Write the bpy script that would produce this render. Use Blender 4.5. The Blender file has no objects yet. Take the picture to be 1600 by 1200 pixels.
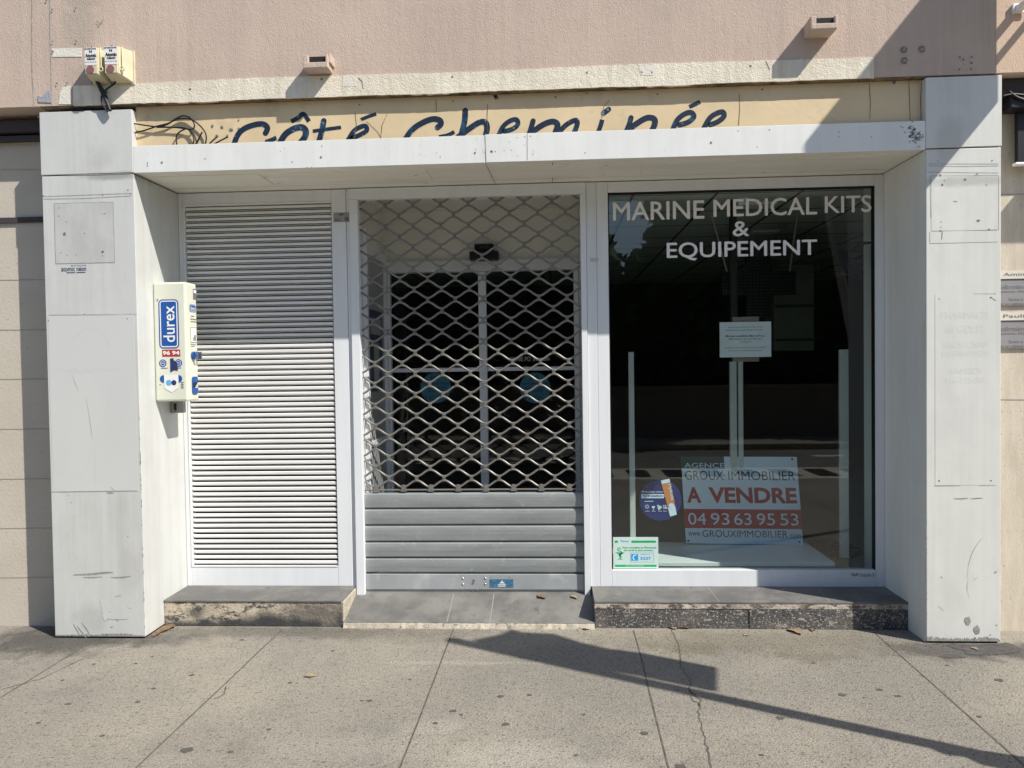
import bpy, bmesh, math, random
import numpy as np
from mathutils import Vector, Matrix
random.seed(7)
S = bpy.context.scene
COL = S.collection

# ------------------------------------------------------------------ camera
F, YAW, PIT, ROL, CH, CD = 1152.316, .0540554, -.0235041, .0142916, 1.576421, 4.2
_c, _s = math.cos, math.sin
M = np.array([[_c(YAW), -_s(YAW), 0], [_s(YAW), _c(YAW), 0], [0, 0, 1]]) @ \
    np.array([[1, 0, 0], [0, _c(PIT), -_s(PIT)], [0, _s(PIT), _c(PIT)]]) @ \
    np.array([[_c(ROL), 0, _s(ROL)], [0, 1, 0], [-_s(ROL), 0, _c(ROL)]])
CAM = np.array([0, -CD, CH])
cd = bpy.data.cameras.new('camera'); co = bpy.data.objects.new('camera', cd); COL.objects.link(co)
co.matrix_world = Matrix(((M[0, 0], M[0, 2], -M[0, 1], 0), (M[1, 0], M[1, 2], -M[1, 1], -CD),
                          (M[2, 0], M[2, 2], -M[2, 1], CH), (0, 0, 0, 1)))
cd.sensor_width = 36; cd.lens = 36 * F / 1600; cd.clip_start = .05; cd.clip_end = 2000
S.camera = co
# ------------------------------------------------------------------ sky, sun, exposure
SUN = Vector((-1.56, 1, -1.9)).normalized()
w = bpy.data.worlds.new('World'); S.world = w; w.use_nodes = True
sky = w.node_tree.nodes.new('ShaderNodeTexSky'); sky.sky_type = 'NISHITA'; sky.sun_disc = False
sky.sun_elevation = math.radians(45.7); sky.sun_rotation = math.radians(122.7)
sky.air_density = 1.0; sky.dust_density = .6; sky.ozone_density = 1.0
bg = w.node_tree.nodes['Background']; w.node_tree.links.new(sky.outputs[0], bg.inputs[0])
bg.inputs[1].default_value = .12
sl = bpy.data.lights.new('sun', 'SUN'); sl.energy = 5.0; sl.angle = math.radians(.5); sl.color = (1, .95, .86)
so = bpy.data.objects.new('sun', sl); COL.objects.link(so)
so.rotation_euler = SUN.to_track_quat('-Z', 'Y').to_euler(); so.location = (8, -6, 12)
S.view_settings.view_transform = 'Standard'; S.view_settings.look = 'None'
S.view_settings.gamma = 1; S.view_settings.exposure = .25
S.cycles.max_bounces = 10; S.cycles.transparent_max_bounces = 24
S.cycles.sample_clamp_indirect = 4

# ------------------------------------------------------------------ measuring helpers (photo measurement -> metres on a plane)
def ray(u, v): return M @ np.array([(u - 800) / F, 1, (600 - v) / F])
def P(u, v, Y=0.):
    d = ray(u, v); p = CAM + (Y - CAM[1]) / d[1] * d; return (p[0], p[2])
def G(u, v, z=0.):
    d = ray(u, v); p = CAM + (z - CAM[2]) / d[2] * d; return (p[0], p[1])
def RC(u0, v0, u1, v1, Y):
    um, vm = (u0 + u1) / 2, (v0 + v1) / 2
    return P(u0, vm, Y)[0], P(u1, vm, Y)[0], P(um, v1, Y)[1], P(um, v0, Y)[1]   # x0,x1,z0,z1
def fr(u0, v0, u1, v1, Y, off=.002):
    x0, x1, z0, z1 = RC(u0, v0, u1, v1, Y)
    return Vector((x0, Y - off, z0)), Vector((x1 - x0, 0, 0)), Vector((0, 0, z1 - z0))

# ------------------------------------------------------------------ materials
def mat(name, col, rough=.55, metal=0., col2=None, vs=3., vstretch=(1, 1, 1), var=.5, bump=0., bs=80., bstretch=(1, 1, 1),
        speck=None, spec=.4, bump2=0., bs2=15., thr=None):
    m = bpy.data.materials.new(name); m.use_nodes = True
    nt = m.node_tree; N = nt.nodes; L = nt.links; b = N['Principled BSDF']
    b.inputs['Roughness'].default_value = rough; b.inputs['Metallic'].default_value = metal
    b.inputs['Specular IOR Level'].default_value = spec
    geo = N.new('ShaderNodeNewGeometry')
    def noise(scale, stretch, detail=5, rough_=.6):
        mp = N.new('ShaderNodeMapping'); mp.inputs['Scale'].default_value = stretch; L.new(geo.outputs['Position'], mp.inputs[0])
        n = N.new('ShaderNodeTexNoise'); n.inputs['Scale'].default_value = scale; n.inputs['Detail'].default_value = detail
        n.inputs['Roughness'].default_value = rough_; L.new(mp.outputs[0], n.inputs['Vector']); return n
    def mix(fac, a, bcol):
        x = N.new('ShaderNodeMix'); x.data_type = 'RGBA'; L.new(fac, x.inputs[0])
        if isinstance(a, tuple): x.inputs[6].default_value = (*a, 1)
        else: L.new(a, x.inputs[6])
        x.inputs[7].default_value = (*bcol, 1); return x.outputs[2]
    def ramp(src, a, b_):
        r = N.new('ShaderNodeMapRange'); r.inputs[1].default_value = a; r.inputs[2].default_value = b_; L.new(src, r.inputs[0]); return r.outputs[0]
    c2 = col2 if col2 else tuple(x * (1 - .18 * var) for x in col)
    t = thr or (.38, .68)
    out = mix(ramp(noise(vs, vstretch).outputs['Fac'], *t), col, c2)
    if speck:
        for (sc, sa, sb, scol, *dt) in speck:
            out = mix(ramp(noise(sc, dt[1] if len(dt) > 1 else (1, 1, 1), dt[0] if dt else 3, .72 if dt else .6).outputs['Fac'], sa, sb), out, scol)
    L.new(out, b.inputs['Base Color'])
    m['final'] = 1
    if bump:
        bn = N.new('ShaderNodeBump'); bn.inputs['Strength'].default_value = 1; bn.inputs['Distance'].default_value = bump
        L.new(noise(bs, bstretch, 4).outputs['Fac'], bn.inputs['Height'])
        if bump2:
            bn2 = N.new('ShaderNodeBump'); bn2.inputs['Distance'].default_value = bump2; bn2.inputs['Strength'].default_value = 1
            L.new(noise(bs2, bstretch, 3).outputs['Fac'], bn2.inputs['Height']); L.new(bn2.outputs[0], bn.inputs['Normal'])
        L.new(bn.outputs[0], b.inputs['Normal'])
    return m

def streaks(m, col, amt=.8, sc=9, a=.56, e=.80):
    """rain streaks: vertical runs of dirt of uneven length"""
    nt = m.node_tree; N = nt.nodes; L = nt.links; b = N['Principled BSDF']; geo = N.new('ShaderNodeNewGeometry')
    def nz(scale, st):
        mp = N.new('ShaderNodeMapping'); mp.inputs['Scale'].default_value = st; L.new(geo.outputs['Position'], mp.inputs[0])
        n = N.new('ShaderNodeTexNoise'); n.inputs['Scale'].default_value = scale; n.inputs['Detail'].default_value = 7; n.inputs['Roughness'].default_value = .7; L.new(mp.outputs[0], n.inputs['Vector']); return n.outputs['Fac']
    mu = N.new('ShaderNodeMath'); mu.operation = 'MULTIPLY_ADD'; mu.inputs[1].default_value = .6; L.new(nz(2.2, (1, 1, 1)), mu.inputs[0]); 
    ad = N.new('ShaderNodeMath'); ad.operation = 'MULTIPLY'; ad.inputs[1].default_value = .6; L.new(nz(sc, (3, 3, .10)), ad.inputs[0]); L.new(ad.outputs[0], mu.inputs[2])
    r_ = N.new('ShaderNodeMapRange'); r_.inputs[1].default_value = a; r_.inputs[2].default_value = e; r_.inputs[4].default_value = amt; L.new(mu.outputs[0], r_.inputs[0])
    x_ = N.new('ShaderNodeMix'); x_.data_type = 'RGBA'; L.new(r_.outputs[0], x_.inputs[0]); L.new(b.inputs['Base Color'].links[0].from_socket, x_.inputs[6]); x_.inputs[7].default_value = (*col, 1); L.new(x_.outputs[2], b.inputs['Base Color'])
def stains(m, spots, col):
    """dirt patches at fixed places: spots = (x, y, z, rx, ry, rz, strength)"""
    nt = m.node_tree; N = nt.nodes; L = nt.links; b = N['Principled BSDF']
    geo = N.new('ShaderNodeNewGeometry')
    n = N.new('ShaderNodeTexNoise'); n.inputs['Scale'].default_value = 9; n.inputs['Detail'].default_value = 6
    L.new(geo.outputs['Position'], n.inputs['Vector'])
    for (x, y, z, rx, ry, rz, st) in spots:
        mp = N.new('ShaderNodeMapping'); mp.inputs['Location'].default_value = (-x / rx, -y / ry, -z / rz)
        mp.inputs['Scale'].default_value = (1 / rx, 1 / ry, 1 / rz); L.new(geo.outputs['Position'], mp.inputs[0])
        ln = N.new('ShaderNodeVectorMath'); ln.operation = 'LENGTH'; L.new(mp.outputs[0], ln.inputs[0])
        ad = N.new('ShaderNodeMath'); ad.operation = 'MULTIPLY_ADD'; ad.inputs[1].default_value = 1.4; L.new(n.outputs['Fac'], ad.inputs[0]); L.new(ln.outputs['Value'], ad.inputs[2])
        r = N.new('ShaderNodeMapRange'); r.inputs[1].default_value = 1.75; r.inputs[2].default_value = 1.15; r.inputs[3].default_value = 0; r.inputs[4].default_value = st
        L.new(ad.outputs[0], r.inputs[0])
        x_ = N.new('ShaderNodeMix'); x_.data_type = 'RGBA'; L.new(r.outputs[0], x_.inputs[0])
        src = b.inputs['Base Color'].links[0].from_socket
        L.new(src, x_.inputs[6]); x_.inputs[7].default_value = (*col, 1); L.new(x_.outputs[2], b.inputs['Base Color'])

def glass(name, tint, f0=.05, rough=0.):
    m = bpy.data.materials.new(name); m.use_nodes = True; nt = m.node_tree; N = nt.nodes; L = nt.links
    N.remove(N['Principled BSDF']); out = N['Material Output']
    tr = N.new('ShaderNodeBsdfTransparent'); tr.inputs[0].default_value = (*tint, 1)
    gl = N.new('ShaderNodeBsdfGlossy'); gl.inputs['Roughness'].default_value = rough
    lw = N.new('ShaderNodeLayerWeight'); lw.inputs[0].default_value = .5
    pw = N.new('ShaderNodeMath'); pw.operation = 'POWER'; pw.inputs[1].default_value = 5; L.new(lw.outputs['Facing'], pw.inputs[0])
    ma = N.new('ShaderNodeMath'); ma.operation = 'MULTIPLY_ADD'; ma.inputs[1].default_value = .9; ma.inputs[2].default_value = f0; L.new(pw.outputs[0], ma.inputs[0])
    mx = N.new('ShaderNodeMixShader'); L.new(ma.outputs[0], mx.inputs[0]); L.new(tr.outputs[0], mx.inputs[1]); L.new(gl.outputs[0], mx.inputs[2])
    L.new(mx.outputs[0], out.inputs['Surface']); return m

K = {}
K['pink'] = mat('pink_render', (.60, .478, .402), .9, col2=(.51, .41, .345), vs=1.1, vstretch=(1, 1, .55), bump=.0035, bs=110, bstretch=(1.5, 1, .75), bump2=.0022, bs2=30, spec=.15,
                speck=[(220, .62, .8, (.50, .38, .31)), (2.2, .60, .8, (.55, .435, .37), 6), (9, .66, .8, (.52, .42, .355), 9)])
K['peach'] = mat('peach_render', (.70, .53, .40), .9, col2=(.62, .47, .36), vs=1.6, bump=.0035, bs=110, bstretch=(1.5, 1, .75), bump2=.002, bs2=30, spec=.15)
K['cream'] = mat('cream_render', (.82, .76, .64), .9, col2=(.73, .665, .54), vs=3, bump=.004, bs=120, bump2=.003, bs2=34, spec=.15,
                 speck=[(40, .68, .76, (.50, .44, .35), 6), (6, .60, .74, (.70, .60, .50), 5)])
K['palepatch'] = mat('pale_filler', (.74, .71, .63), .9, bump=.004, bs=90)
K['bluepatch'] = mat('grey_filler', (.35, .36, .40), .9, bump=.004, bs=90)
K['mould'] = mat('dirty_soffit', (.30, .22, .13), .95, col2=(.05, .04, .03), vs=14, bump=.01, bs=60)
K['board'] = mat('yellow_board', (.72, .575, .365), .6, col2=(.62, .495, .31), vs=2.2, bump=.001, bs=30, speck=[(5, .56, .75, (.54, .43, .275), 8), (40, .66, .74, (.52, .41, .26), 5)])
K['marble'] = mat('marbled_blue', (.014, .026, .052), .4, col2=(.02, .085, .15), vs=16, thr=(.56, .66), speck=[(34, .63, .68, (.16, .24, .29))])
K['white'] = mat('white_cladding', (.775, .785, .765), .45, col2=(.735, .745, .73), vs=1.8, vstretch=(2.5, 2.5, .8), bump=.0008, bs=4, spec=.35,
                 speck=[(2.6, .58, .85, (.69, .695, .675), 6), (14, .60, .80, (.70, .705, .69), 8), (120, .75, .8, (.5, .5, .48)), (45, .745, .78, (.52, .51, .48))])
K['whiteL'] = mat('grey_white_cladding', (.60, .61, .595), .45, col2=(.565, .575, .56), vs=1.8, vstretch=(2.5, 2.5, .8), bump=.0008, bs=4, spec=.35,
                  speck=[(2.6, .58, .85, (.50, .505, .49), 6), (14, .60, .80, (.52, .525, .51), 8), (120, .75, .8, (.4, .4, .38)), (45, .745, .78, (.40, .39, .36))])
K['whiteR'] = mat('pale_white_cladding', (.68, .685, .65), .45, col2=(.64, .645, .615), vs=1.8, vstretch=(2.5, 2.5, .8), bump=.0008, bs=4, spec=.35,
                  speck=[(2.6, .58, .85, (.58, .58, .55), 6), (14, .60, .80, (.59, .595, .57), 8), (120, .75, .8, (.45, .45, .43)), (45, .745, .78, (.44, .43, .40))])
K['white2'] = mat('white_plate', (.605, .617, .603), .42, col2=(.575, .588, .576), vs=1.6, vstretch=(1.5, 1.5, .8), bump=.001, bs=4, speck=[(60, .72, .78, (.5, .5, .48))])
K['greyplate'] = mat('worn_plate', (.47, .475, .46), .5, col2=(.55, .56, .545), vs=9, vstretch=(1, 1, .4), bump=.002, bs=6, speck=[(30, .63, .72, (.62, .62, .60)), (80, .7, .76, (.25, .25, .24))])
K['soffit'] = mat('white_soffit', (.86, .84, .75), .5, col2=(.78, .76, .67), vs=1.4, vstretch=(1, 6, 1), speck=[(7, .64, .8, (.68, .65, .57))])
K['alu'] = mat('white_aluminium', (.76, .785, .81), .35, col2=(.71, .735, .76), vs=3, vstretch=(4, 4, .4), speck=[(150, .75, .8, (.5, .5, .5))])
K['louvre'] = mat('louvre_metal', (.84, .84, .835), .38, metal=.05, col2=(.74, .74, .73), vs=2.5, vstretch=(1, 1, 8), speck=[(60, .72, .8, (.4, .38, .35))])
K['steel'] = mat('galvanised_steel', (.36, .385, .385), .42, metal=.35, col2=(.29, .31, .315), vs=4, vstretch=(.7, 1, 5), speck=[(22, .6, .76, (.42, .44, .44)), (120, .72, .8, (.2, .2, .19))])
K['rod'] = mat('grille_steel', (.20, .195, .178), .32, metal=.12, spec=1.0, col2=(.16, .15, .133), vs=9, speck=[(14, .70, .74, (.30, .16, .08))])
K['zinc'] = mat('zinc_rail', (.50, .53, .55), .38, metal=.4, col2=(.42, .45, .47), vs=5, speck=[(6, .56, .72, (.62, .64, .66))])
K['black'] = mat('black_plastic', (.012, .012, .014), .45)
K['cable'] = mat('cable_black', (.012, .013, .016), .5)
K['dark'] = mat('dark_void', (.015, .015, .016), .8)
K['mark'] = mat('dark_mark', (.10, .095, .09), .8, col2=(.30, .29, .28), vs=60)
K['scuff'] = mat('scuff_grey', (.24, .24, .23), .7, col2=(.40, .40, .385), vs=80)
K['wear'] = mat('worn_base', (.23, .23, .205), .85, col2=(.42, .42, .395), vs=45, bump=.003, bs=90, speck=[(80, .56, .62, (.12, .12, .105))])
K['faint'] = mat('faint_scuff', (.565, .572, .56), .6, col2=(.60, .61, .597), vs=25)
K['ghost'] = mat('ghost_letters', (.635, .64, .61), .55, col2=(.665, .672, .64), vs=14)
K['gap'] = mat('gap_grey', (.26, .26, .25), .8, col2=(.44, .445, .43), vs=18)  # grey for seams, joints and plate outlines
K['pave'] = mat('pavement_concrete', (.385, .35, .288), .85, col2=(.29, .268, .232), vs=.8, thr=(.36, .60), bump=.006, bs=95, bump2=.002, bs2=40, spec=.2,
                speck=[(2.0, .54, .74, (.25, .23, .195), 8), (6, .60, .76, (.22, .20, .17), 8), (3.4, .66, .8, (.46, .43, .37), 7)])
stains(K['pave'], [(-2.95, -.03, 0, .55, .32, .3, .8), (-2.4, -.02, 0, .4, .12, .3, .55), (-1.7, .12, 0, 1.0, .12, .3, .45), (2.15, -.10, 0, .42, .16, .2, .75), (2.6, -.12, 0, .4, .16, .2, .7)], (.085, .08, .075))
stains(K['pave'], [(1.1, 0, 0, 1.1, .22, .3, .45), (.75, -.1, 0, .25, .1, .3, .5), (-.9, .1, 0, .6, .16, .2, .35), (1.35, -.2, 0, .3, .08, .2, .5)], (.20, .175, .125))
stains(K['pave'], [(-.15, -1.25, 0, .3, .16, .2, .5), (-.55, -1.02, 0, .16, .1, .2, .35), (-.5, -.32, 0, .5, .03, .2, .4), (-.8, -1.2, 0, .5, .12, .3, .25), (.2, -1.35, 0, .2, .1, .2, .4)], (.46, .43, .37))
def aggregate(m, items):
    nt = m.node_tree; N = nt.nodes; L = nt.links; b = N['Principled BSDF']; geo = N.new('ShaderNodeNewGeometry')
    for sc, a, e, f in items:
        n = N.new('ShaderNodeTexNoise'); n.inputs['Scale'].default_value = sc; n.inputs['Detail'].default_value = 2; L.new(geo.outputs['Position'], n.inputs['Vector'])
        r_ = N.new('ShaderNodeMapRange'); r_.inputs[1].default_value = a; r_.inputs[2].default_value = e; r_.inputs[3].default_value = 1; r_.inputs[4].default_value = f; L.new(n.outputs['Fac'], r_.inputs[0])
        x_ = N.new('ShaderNodeMix'); x_.data_type = 'RGBA'; x_.blend_type = 'MULTIPLY'; x_.inputs[0].default_value = 1
        L.new(b.inputs['Base Color'].links[0].from_socket, x_.inputs[6]); L.new(r_.outputs[0], x_.inputs[7]); L.new(x_.outputs[2], b.inputs['Base Color'])
aggregate(K['pave'], [(105, .51, .58, .70), (190, .51, .59, .70), (55, .61, .66, .60), (105, .60, .67, 1.35), (26, .5, .7, .88)])
K['joint'] = mat('pavement_joint', (.075, .068, .06), .9, col2=(.15, .138, .12), vs=20)
K['gum'] = mat('gum_spots', (.075, .07, .065), .8, col2=(.12, .11, .10), vs=60)
K['puddle'] = mat('tar_spill', (.06, .055, .055), .7, col2=(.10, .092, .088), vs=30)
K['asphalt'] = mat('asphalt', (.15, .145, .135), .85, col2=(.12, .115, .11), vs=.6, bump=.004, bs=120, speck=[(150, .6, .7, (.12, .12, .115))])
K['kerb'] = mat('kerb_stone', (.60, .55, .46), .8, col2=(.5, .46, .38), vs=3, bump=.003, bs=60)
K['iron'] = mat('grate_iron', (.03, .03, .032), .6, metal=.5)
K['roadpaint'] = mat('road_paint', (.75, .75, .72), .7, speck=[(40, .6, .7, (.3, .3, .3))])
K['tile'] = mat('grey_tile', (.135, .132, .127), .62, col2=(.20, .193, .18), vs=4, thr=(.42, .60), bump=.0006, bs=40, spec=.2, speck=[(2.6, .50, .70, (.24, .232, .215), 8), (8, .58, .72, (.105, .102, .10), 8), (70, .7, .76, (.34, .33, .31)), (22, .68, .75, (.085, .083, .08))])
K['grout'] = mat('grout', (.34, .32, .28), .9)
K['stepcream'] = mat('flaking_cream_paint', (.56, .49, .38), .85, col2=(.44, .385, .295), vs=5, bump=.005, bs=60,
                     speck=[(3.5, .50, .64, (.27, .235, .19), 9, (1, 1, 2)), (26, .525, .56, (.12, .11, .098), 11, (.6, 1, 1.4)), (9, .565, .60, (.075, .072, .07), 12, (.7, 1, 1.6)), (110, .60, .64, (.09, .085, .08), 5)])
stains(K['stepcream'], [(-1.42, .21, .06, .42, .4, .11, .9), (-1.75, .21, .04, .25, .4, .07, .5)], (.17, .15, .125))
stains(K['stepcream'], [(-2.0, .21, -.01, 1.4, .4, .062, .95), (-2.22, .21, .08, .07, .4, .05, .7), (-1.75, .21, .02, .30, .4, .06, .9), (-1.29, .21, .06, .06, .4, .06, .7)], (.052, .054, .058))
K['stepside'] = mat('cream_concrete', (.50, .45, .36), .85, col2=(.36, .32, .26), vs=12, bump=.006, bs=40, speck=[(30, .58, .64, (.2, .18, .15))])
K['stepdark'] = mat('flaking_dark_paint', (.062, .060, .059), .75, col2=(.12, .112, .104), vs=4, bump=.005, bs=60,
                    speck=[(4, .52, .68, (.17, .145, .125), 9, (1, 1, 2)), (26, .575, .61, (.36, .31, .265), 12, (.6, 1, 1.3)), (100, .575, .61, (.54, .52, .49), 6), (12, .60, .66, (.045, .045, .045), 8)])
K['steplip'] = mat('pale_mortar', (.60, .53, .45), .85, col2=(.36, .31, .26), vs=22, bump=.006, bs=50, speck=[(6, .48, .62, (.30, .26, .215), 9), (26, .51, .55, (.12, .105, .09), 11, (.7, 1, 1.2))])
K['lwall'] = mat('beige_tiles', (.56, .51, .435), .75, col2=(.51, .465, .39), vs=3, bump=.002, bs=60, speck=[(40, .62, .75, (.36, .33, .27)), (12, .66, .8, (.52, .48, .41))])
K['rwall'] = mat('travertine', (.61, .545, .45), .75, col2=(.52, .455, .365), vs=3.5, vstretch=(6, 6, 1), bump=.0016, bs=90, bstretch=(1, 1, .5),
                 speck=[(60, .62, .70, (.33, .27, .2)), (110, .64, .72, (.68, .60, .49))])
K['darkbeam'] = mat('dark_beam', (.06, .05, .06), .8)
K['ivory'] = mat('ivory_plastic', (.66, .60, .42), .5, col2=(.57, .515, .355), vs=8, speck=[(50, .68, .76, (.4, .34, .22))])
K['paper'] = mat('white_sticker', (.80, .80, .79), .6)
K['ink'] = mat('black_ink', (.02, .02, .025), .6)
K['inkgrey'] = mat('grey_ink', (.16, .16, .165), .6)
K['navyink'] = mat('navy_ink', (.02, .03, .12), .6)
K['redknob'] = mat('faded_red', (.26, .11, .12), .5)
K['machine'] = mat('machine_ivory', (.70, .72, .61), .35, col2=(.65, .67, .56), vs=4, speck=[(55, .70, .76, (.55, .53, .42))])
K['blue'] = mat('logo_blue', (.01, .085, .34), .4)
K['lightblue'] = mat('light_blue', (.12, .42, .70), .5)
K['redink'] = mat('dark_red', (.42, .03, .035), .5)
K['greysteel'] = mat('lock_steel', (.34, .34, .34), .4, metal=.5)
K['chrome'] = mat('knob_metal', (.4, .42, .46), .25, metal=.9)
K['glass'] = glass('window_glass', (.95, .98, .97), .050)
K['doorglass'] = glass('door_glass', (.88, .93, .92), .035)
K['vinyl'] = mat('white_vinyl', (.88, .87, .86), .5)
K['vinyl2'] = mat('grey_vinyl', (.55, .56, .58), .5)
K['notice'] = mat('notice_paper', (.62, .68, .68), .7)
K['card'] = mat('brown_card', (.23, .20, .15), .8)
K['shelf'] = mat('white_shelf', (.80, .88, .87), .35)
K['post'] = mat('shelf_post', (.55, .60, .57), .4)
K['shelfbase'] = mat('cream_plinth', (.5, .47, .36), .6)
K['signwhite'] = mat('sale_board_white', (.68, .84, .96), .45)
K['signred'] = mat('sale_board_red', (.38, .006, .022), .45)
K['signgreen'] = mat('sale_board_green', (.015, .055, .05), .45)
K['navy'] = mat('sticker_navy', (.018, .03, .17), .5)
K['orange'] = mat('sachet_orange', (.66, .26, .09), .5)
K['green'] = mat('notice_green', (.01, .42, .14), .5)
K['palegreen'] = mat('notice_pale', (.60, .74, .70), .6)
K['cyan'] = mat('notice_cyan', (.01, .34, .72), .5)
K['teal'] = mat('sticker_teal', (.03, .15, .215), .5)
K['tealdark'] = mat('sticker_teal_dark', (.01, .05, .09), .5)
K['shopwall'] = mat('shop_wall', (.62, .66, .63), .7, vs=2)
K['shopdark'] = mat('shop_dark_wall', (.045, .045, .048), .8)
K['shopfloor'] = mat('shop_floor', (.42, .41, .38), .45, vs=4)
K['cupboard'] = mat('cupboard_front', (.15, .17, .15), .6)
K['ledboard'] = mat('led_board', (.008, .009, .014), .4)
K['leddot'] = mat('led_dots', (.22, .24, .28), .4)
K['lampblue'] = mat('lamp_blue', (.006, .008, .02), .6, spec=.1)
K['vestwall'] = mat('vestibule_white', (.86, .85, .79), .6)
K['vestgrey'] = mat('vestibule_grey', (.34, .35, .35), .35)
K['poster'] = mat('dark_poster', (.05, .07, .11), .4)
K['leaf'] = mat('dry_leaf', (.22, .145, .08), .8, col2=(.12, .08, .045), vs=60)
K['leaf2'] = mat('pale_dry_leaf', (.36, .275, .17), .8, col2=(.25, .18, .10), vs=60)
K['foliage'] = mat('foliage', (.03, .055, .018), .7, col2=(.045, .08, .022), vs=1.5, spec=.2)
K['bark'] = mat('bark', (.12, .09, .065), .9, bump=.02, bs=20)
K['garden'] = mat('garden_wall', (.16, .14, .12), .9, bump=.01, bs=30)
K['polegrey'] = mat('pole_grey', (.35, .36, .36), .4, metal=.4)
K['signback'] = mat('sign_grey', (.22, .22, .22), .5)
K['plaque'] = mat('plaque_metal', (.38, .365, .37), .35, metal=.3, vs=5, vstretch=(.3, 1, 5))
K['plaquetop'] = mat('plaque_cream', (.68, .63, .55), .5)

streaks(K['whiteL'], (.44, .44, .42), .6, 5); streaks(K['whiteR'], (.50, .50, .475), .5, 5); streaks(K['white'], (.60, .60, .58), .45, 5)
streaks(K['pink'], (.43, .34, .29), .6, 7); streaks(K['cream'], (.50, .44, .34), .7, 7)
stains(K['pink'], [(-2.72, 0, 3.60, .12, .3, .16, .55), (-2.70, 0, 3.75, .14, .3, .06, .6), (-2.68, 0, 3.30, .14, .3, .1, .4)], (.40, .345, .29))
stains(K['whiteL'], [(-2.75, 0, .12, .12, .3, .1, .25), (-2.5, 0, .4, .09, .3, .15, .18), (-2.62, 0, 2.83, .1, .3, .10, .22), (-2.55, 0, 2.72, .2, .3, .03, .8)], (.30, .295, .275))
stains(K['whiteR'], [(2.2, 0, .25, .1, .3, .15, .15), (2.3, 0, 2.56, .3, .3, .035, .5), (2.2, 0, 2.8, .1, .3, .15, .3)], (.33, .33, .30))
# ceiling tiles
def tile_lines(m, sx, sy, wdt, col):
    nt = m.node_tree; N = nt.nodes; L = nt.links; b = N['Principled BSDF']
    geo = N.new('ShaderNodeNewGeometry'); mp = N.new('ShaderNodeMapping'); mp.inputs['Scale'].default_value = (1 / sx, 1 / sy, 1); L.new(geo.outputs['Position'], mp.inputs[0])
    br = N.new('ShaderNodeTexBrick'); br.offset = 0; br.inputs['Scale'].default_value = 1; br.inputs['Brick Width'].default_value = 1; br.inputs['Row Height'].default_value = 1
    br.inputs['Mortar Size'].default_value = wdt; L.new(mp.outputs[0], br.inputs['Vector'])
    x = N.new('ShaderNodeMix'); x.data_type = 'RGBA'; L.new(br.outputs['Fac'], x.inputs[0]); L.new(b.inputs['Base Color'].links[0].from_socket, x.inputs[6]); x.inputs[7].default_value = (*col, 1)
    L.new(x.outputs[2], b.inputs['Base Color'])
K['shopceil'] = mat('shop_ceiling', (.60, .64, .60), .8)
tile_lines(K['shopceil'], .6, .6, .02, (.05, .055, .055))

# ------------------------------------------------------------------ mesh helpers
def B(): return bmesh.new()
def bx(bm, x0, x1, y0, y1, z0, z1, bev=0., mtx=None):
    vs = [bm.verts.new(p) for p in ((x0, y0, z0), (x1, y0, z0), (x1, y1, z0), (x0, y1, z0), (x0, y0, z1), (x1, y0, z1), (x1, y1, z1), (x0, y1, z1))]
    fs = [bm.faces.new([vs[i] for i in q]) for q in ((3, 2, 1, 0), (4, 5, 6, 7), (0, 1, 5, 4), (1, 2, 6, 5), (2, 3, 7, 6), (3, 0, 4, 7))]
    if mtx is not None:
        for v in vs: v.co = mtx @ v.co
    if bev:
        es = list({e for f in fs for e in f.edges})
        bmesh.ops.bevel(bm, geom=es, offset=bev, segments=2, affect='EDGES', profile=.5)
    return bm
def prism(bm, pts, off):
    """polygon pts (Vectors) pushed by off"""
    a = [bm.verts.new(p) for p in pts]; b = [bm.verts.new(Vector(p) + off) for p in pts]
    n = len(pts); bm.faces.new(a[::-1]); bm.faces.new(b)
    for i in range(n): bm.faces.new((a[i], a[(i + 1) % n], b[(i + 1) % n], b[i]))
def face(bm, pts): bm.faces.new([bm.verts.new(p) for p in pts])
def tube(bm, pts, r, n=8, caps=True, r1=None):
    pts = [Vector(p) for p in pts]; rings = []; up = None
    for i, p in enumerate(pts):
        t = (pts[min(i + 1, len(pts) - 1)] - pts[max(i - 1, 0)]).normalized()
        if up is None: up = t.orthogonal().normalized()
        up = (up - t * up.dot(t)).normalized(); s = t.cross(up)
        rr = r if r1 is None else r + (r1 - r) * i / (len(pts) - 1)
        rings.append([bm.verts.new(p + (up * math.cos(2 * math.pi * k / n) + s * math.sin(2 * math.pi * k / n)) * rr) for k in range(n)])
    for a, b in zip(rings, rings[1:]):
        for k in range(n): bm.faces.new((a[k], a[(k + 1) % n], b[(k + 1) % n], b[k]))
    if caps: bm.faces.new(rings[0][::-1]); bm.faces.new(rings[-1])
def disc(bm, o, U, V, r, n=14, rag=0.):
    U = Vector(U).normalized(); V = Vector(V).normalized()
    face(bm, [Vector(o) + (U * math.cos(2 * math.pi * k / n) + V * math.sin(2 * math.pi * k / n)) * r * (1 + random.uniform(-rag, rag)) for k in range(n)])
def smoothline(pts, n=8):
    pts = [Vector(p) for p in pts]; out = []
    for i in range(len(pts) - 1):
        p0 = pts[max(i - 1, 0)]; p1 = pts[i]; p2 = pts[i + 1]; p3 = pts[min(i + 2, len(pts) - 1)]
        for k in range(n):
            t = k / n
            out.append(.5 * ((2 * p1) + (p2 - p0) * t + (2 * p0 - 5 * p1 + 4 * p2 - p3) * t * t + (3 * p1 - p0 - 3 * p2 + p3) * t ** 3))
    return out + [pts[-1]]
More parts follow.
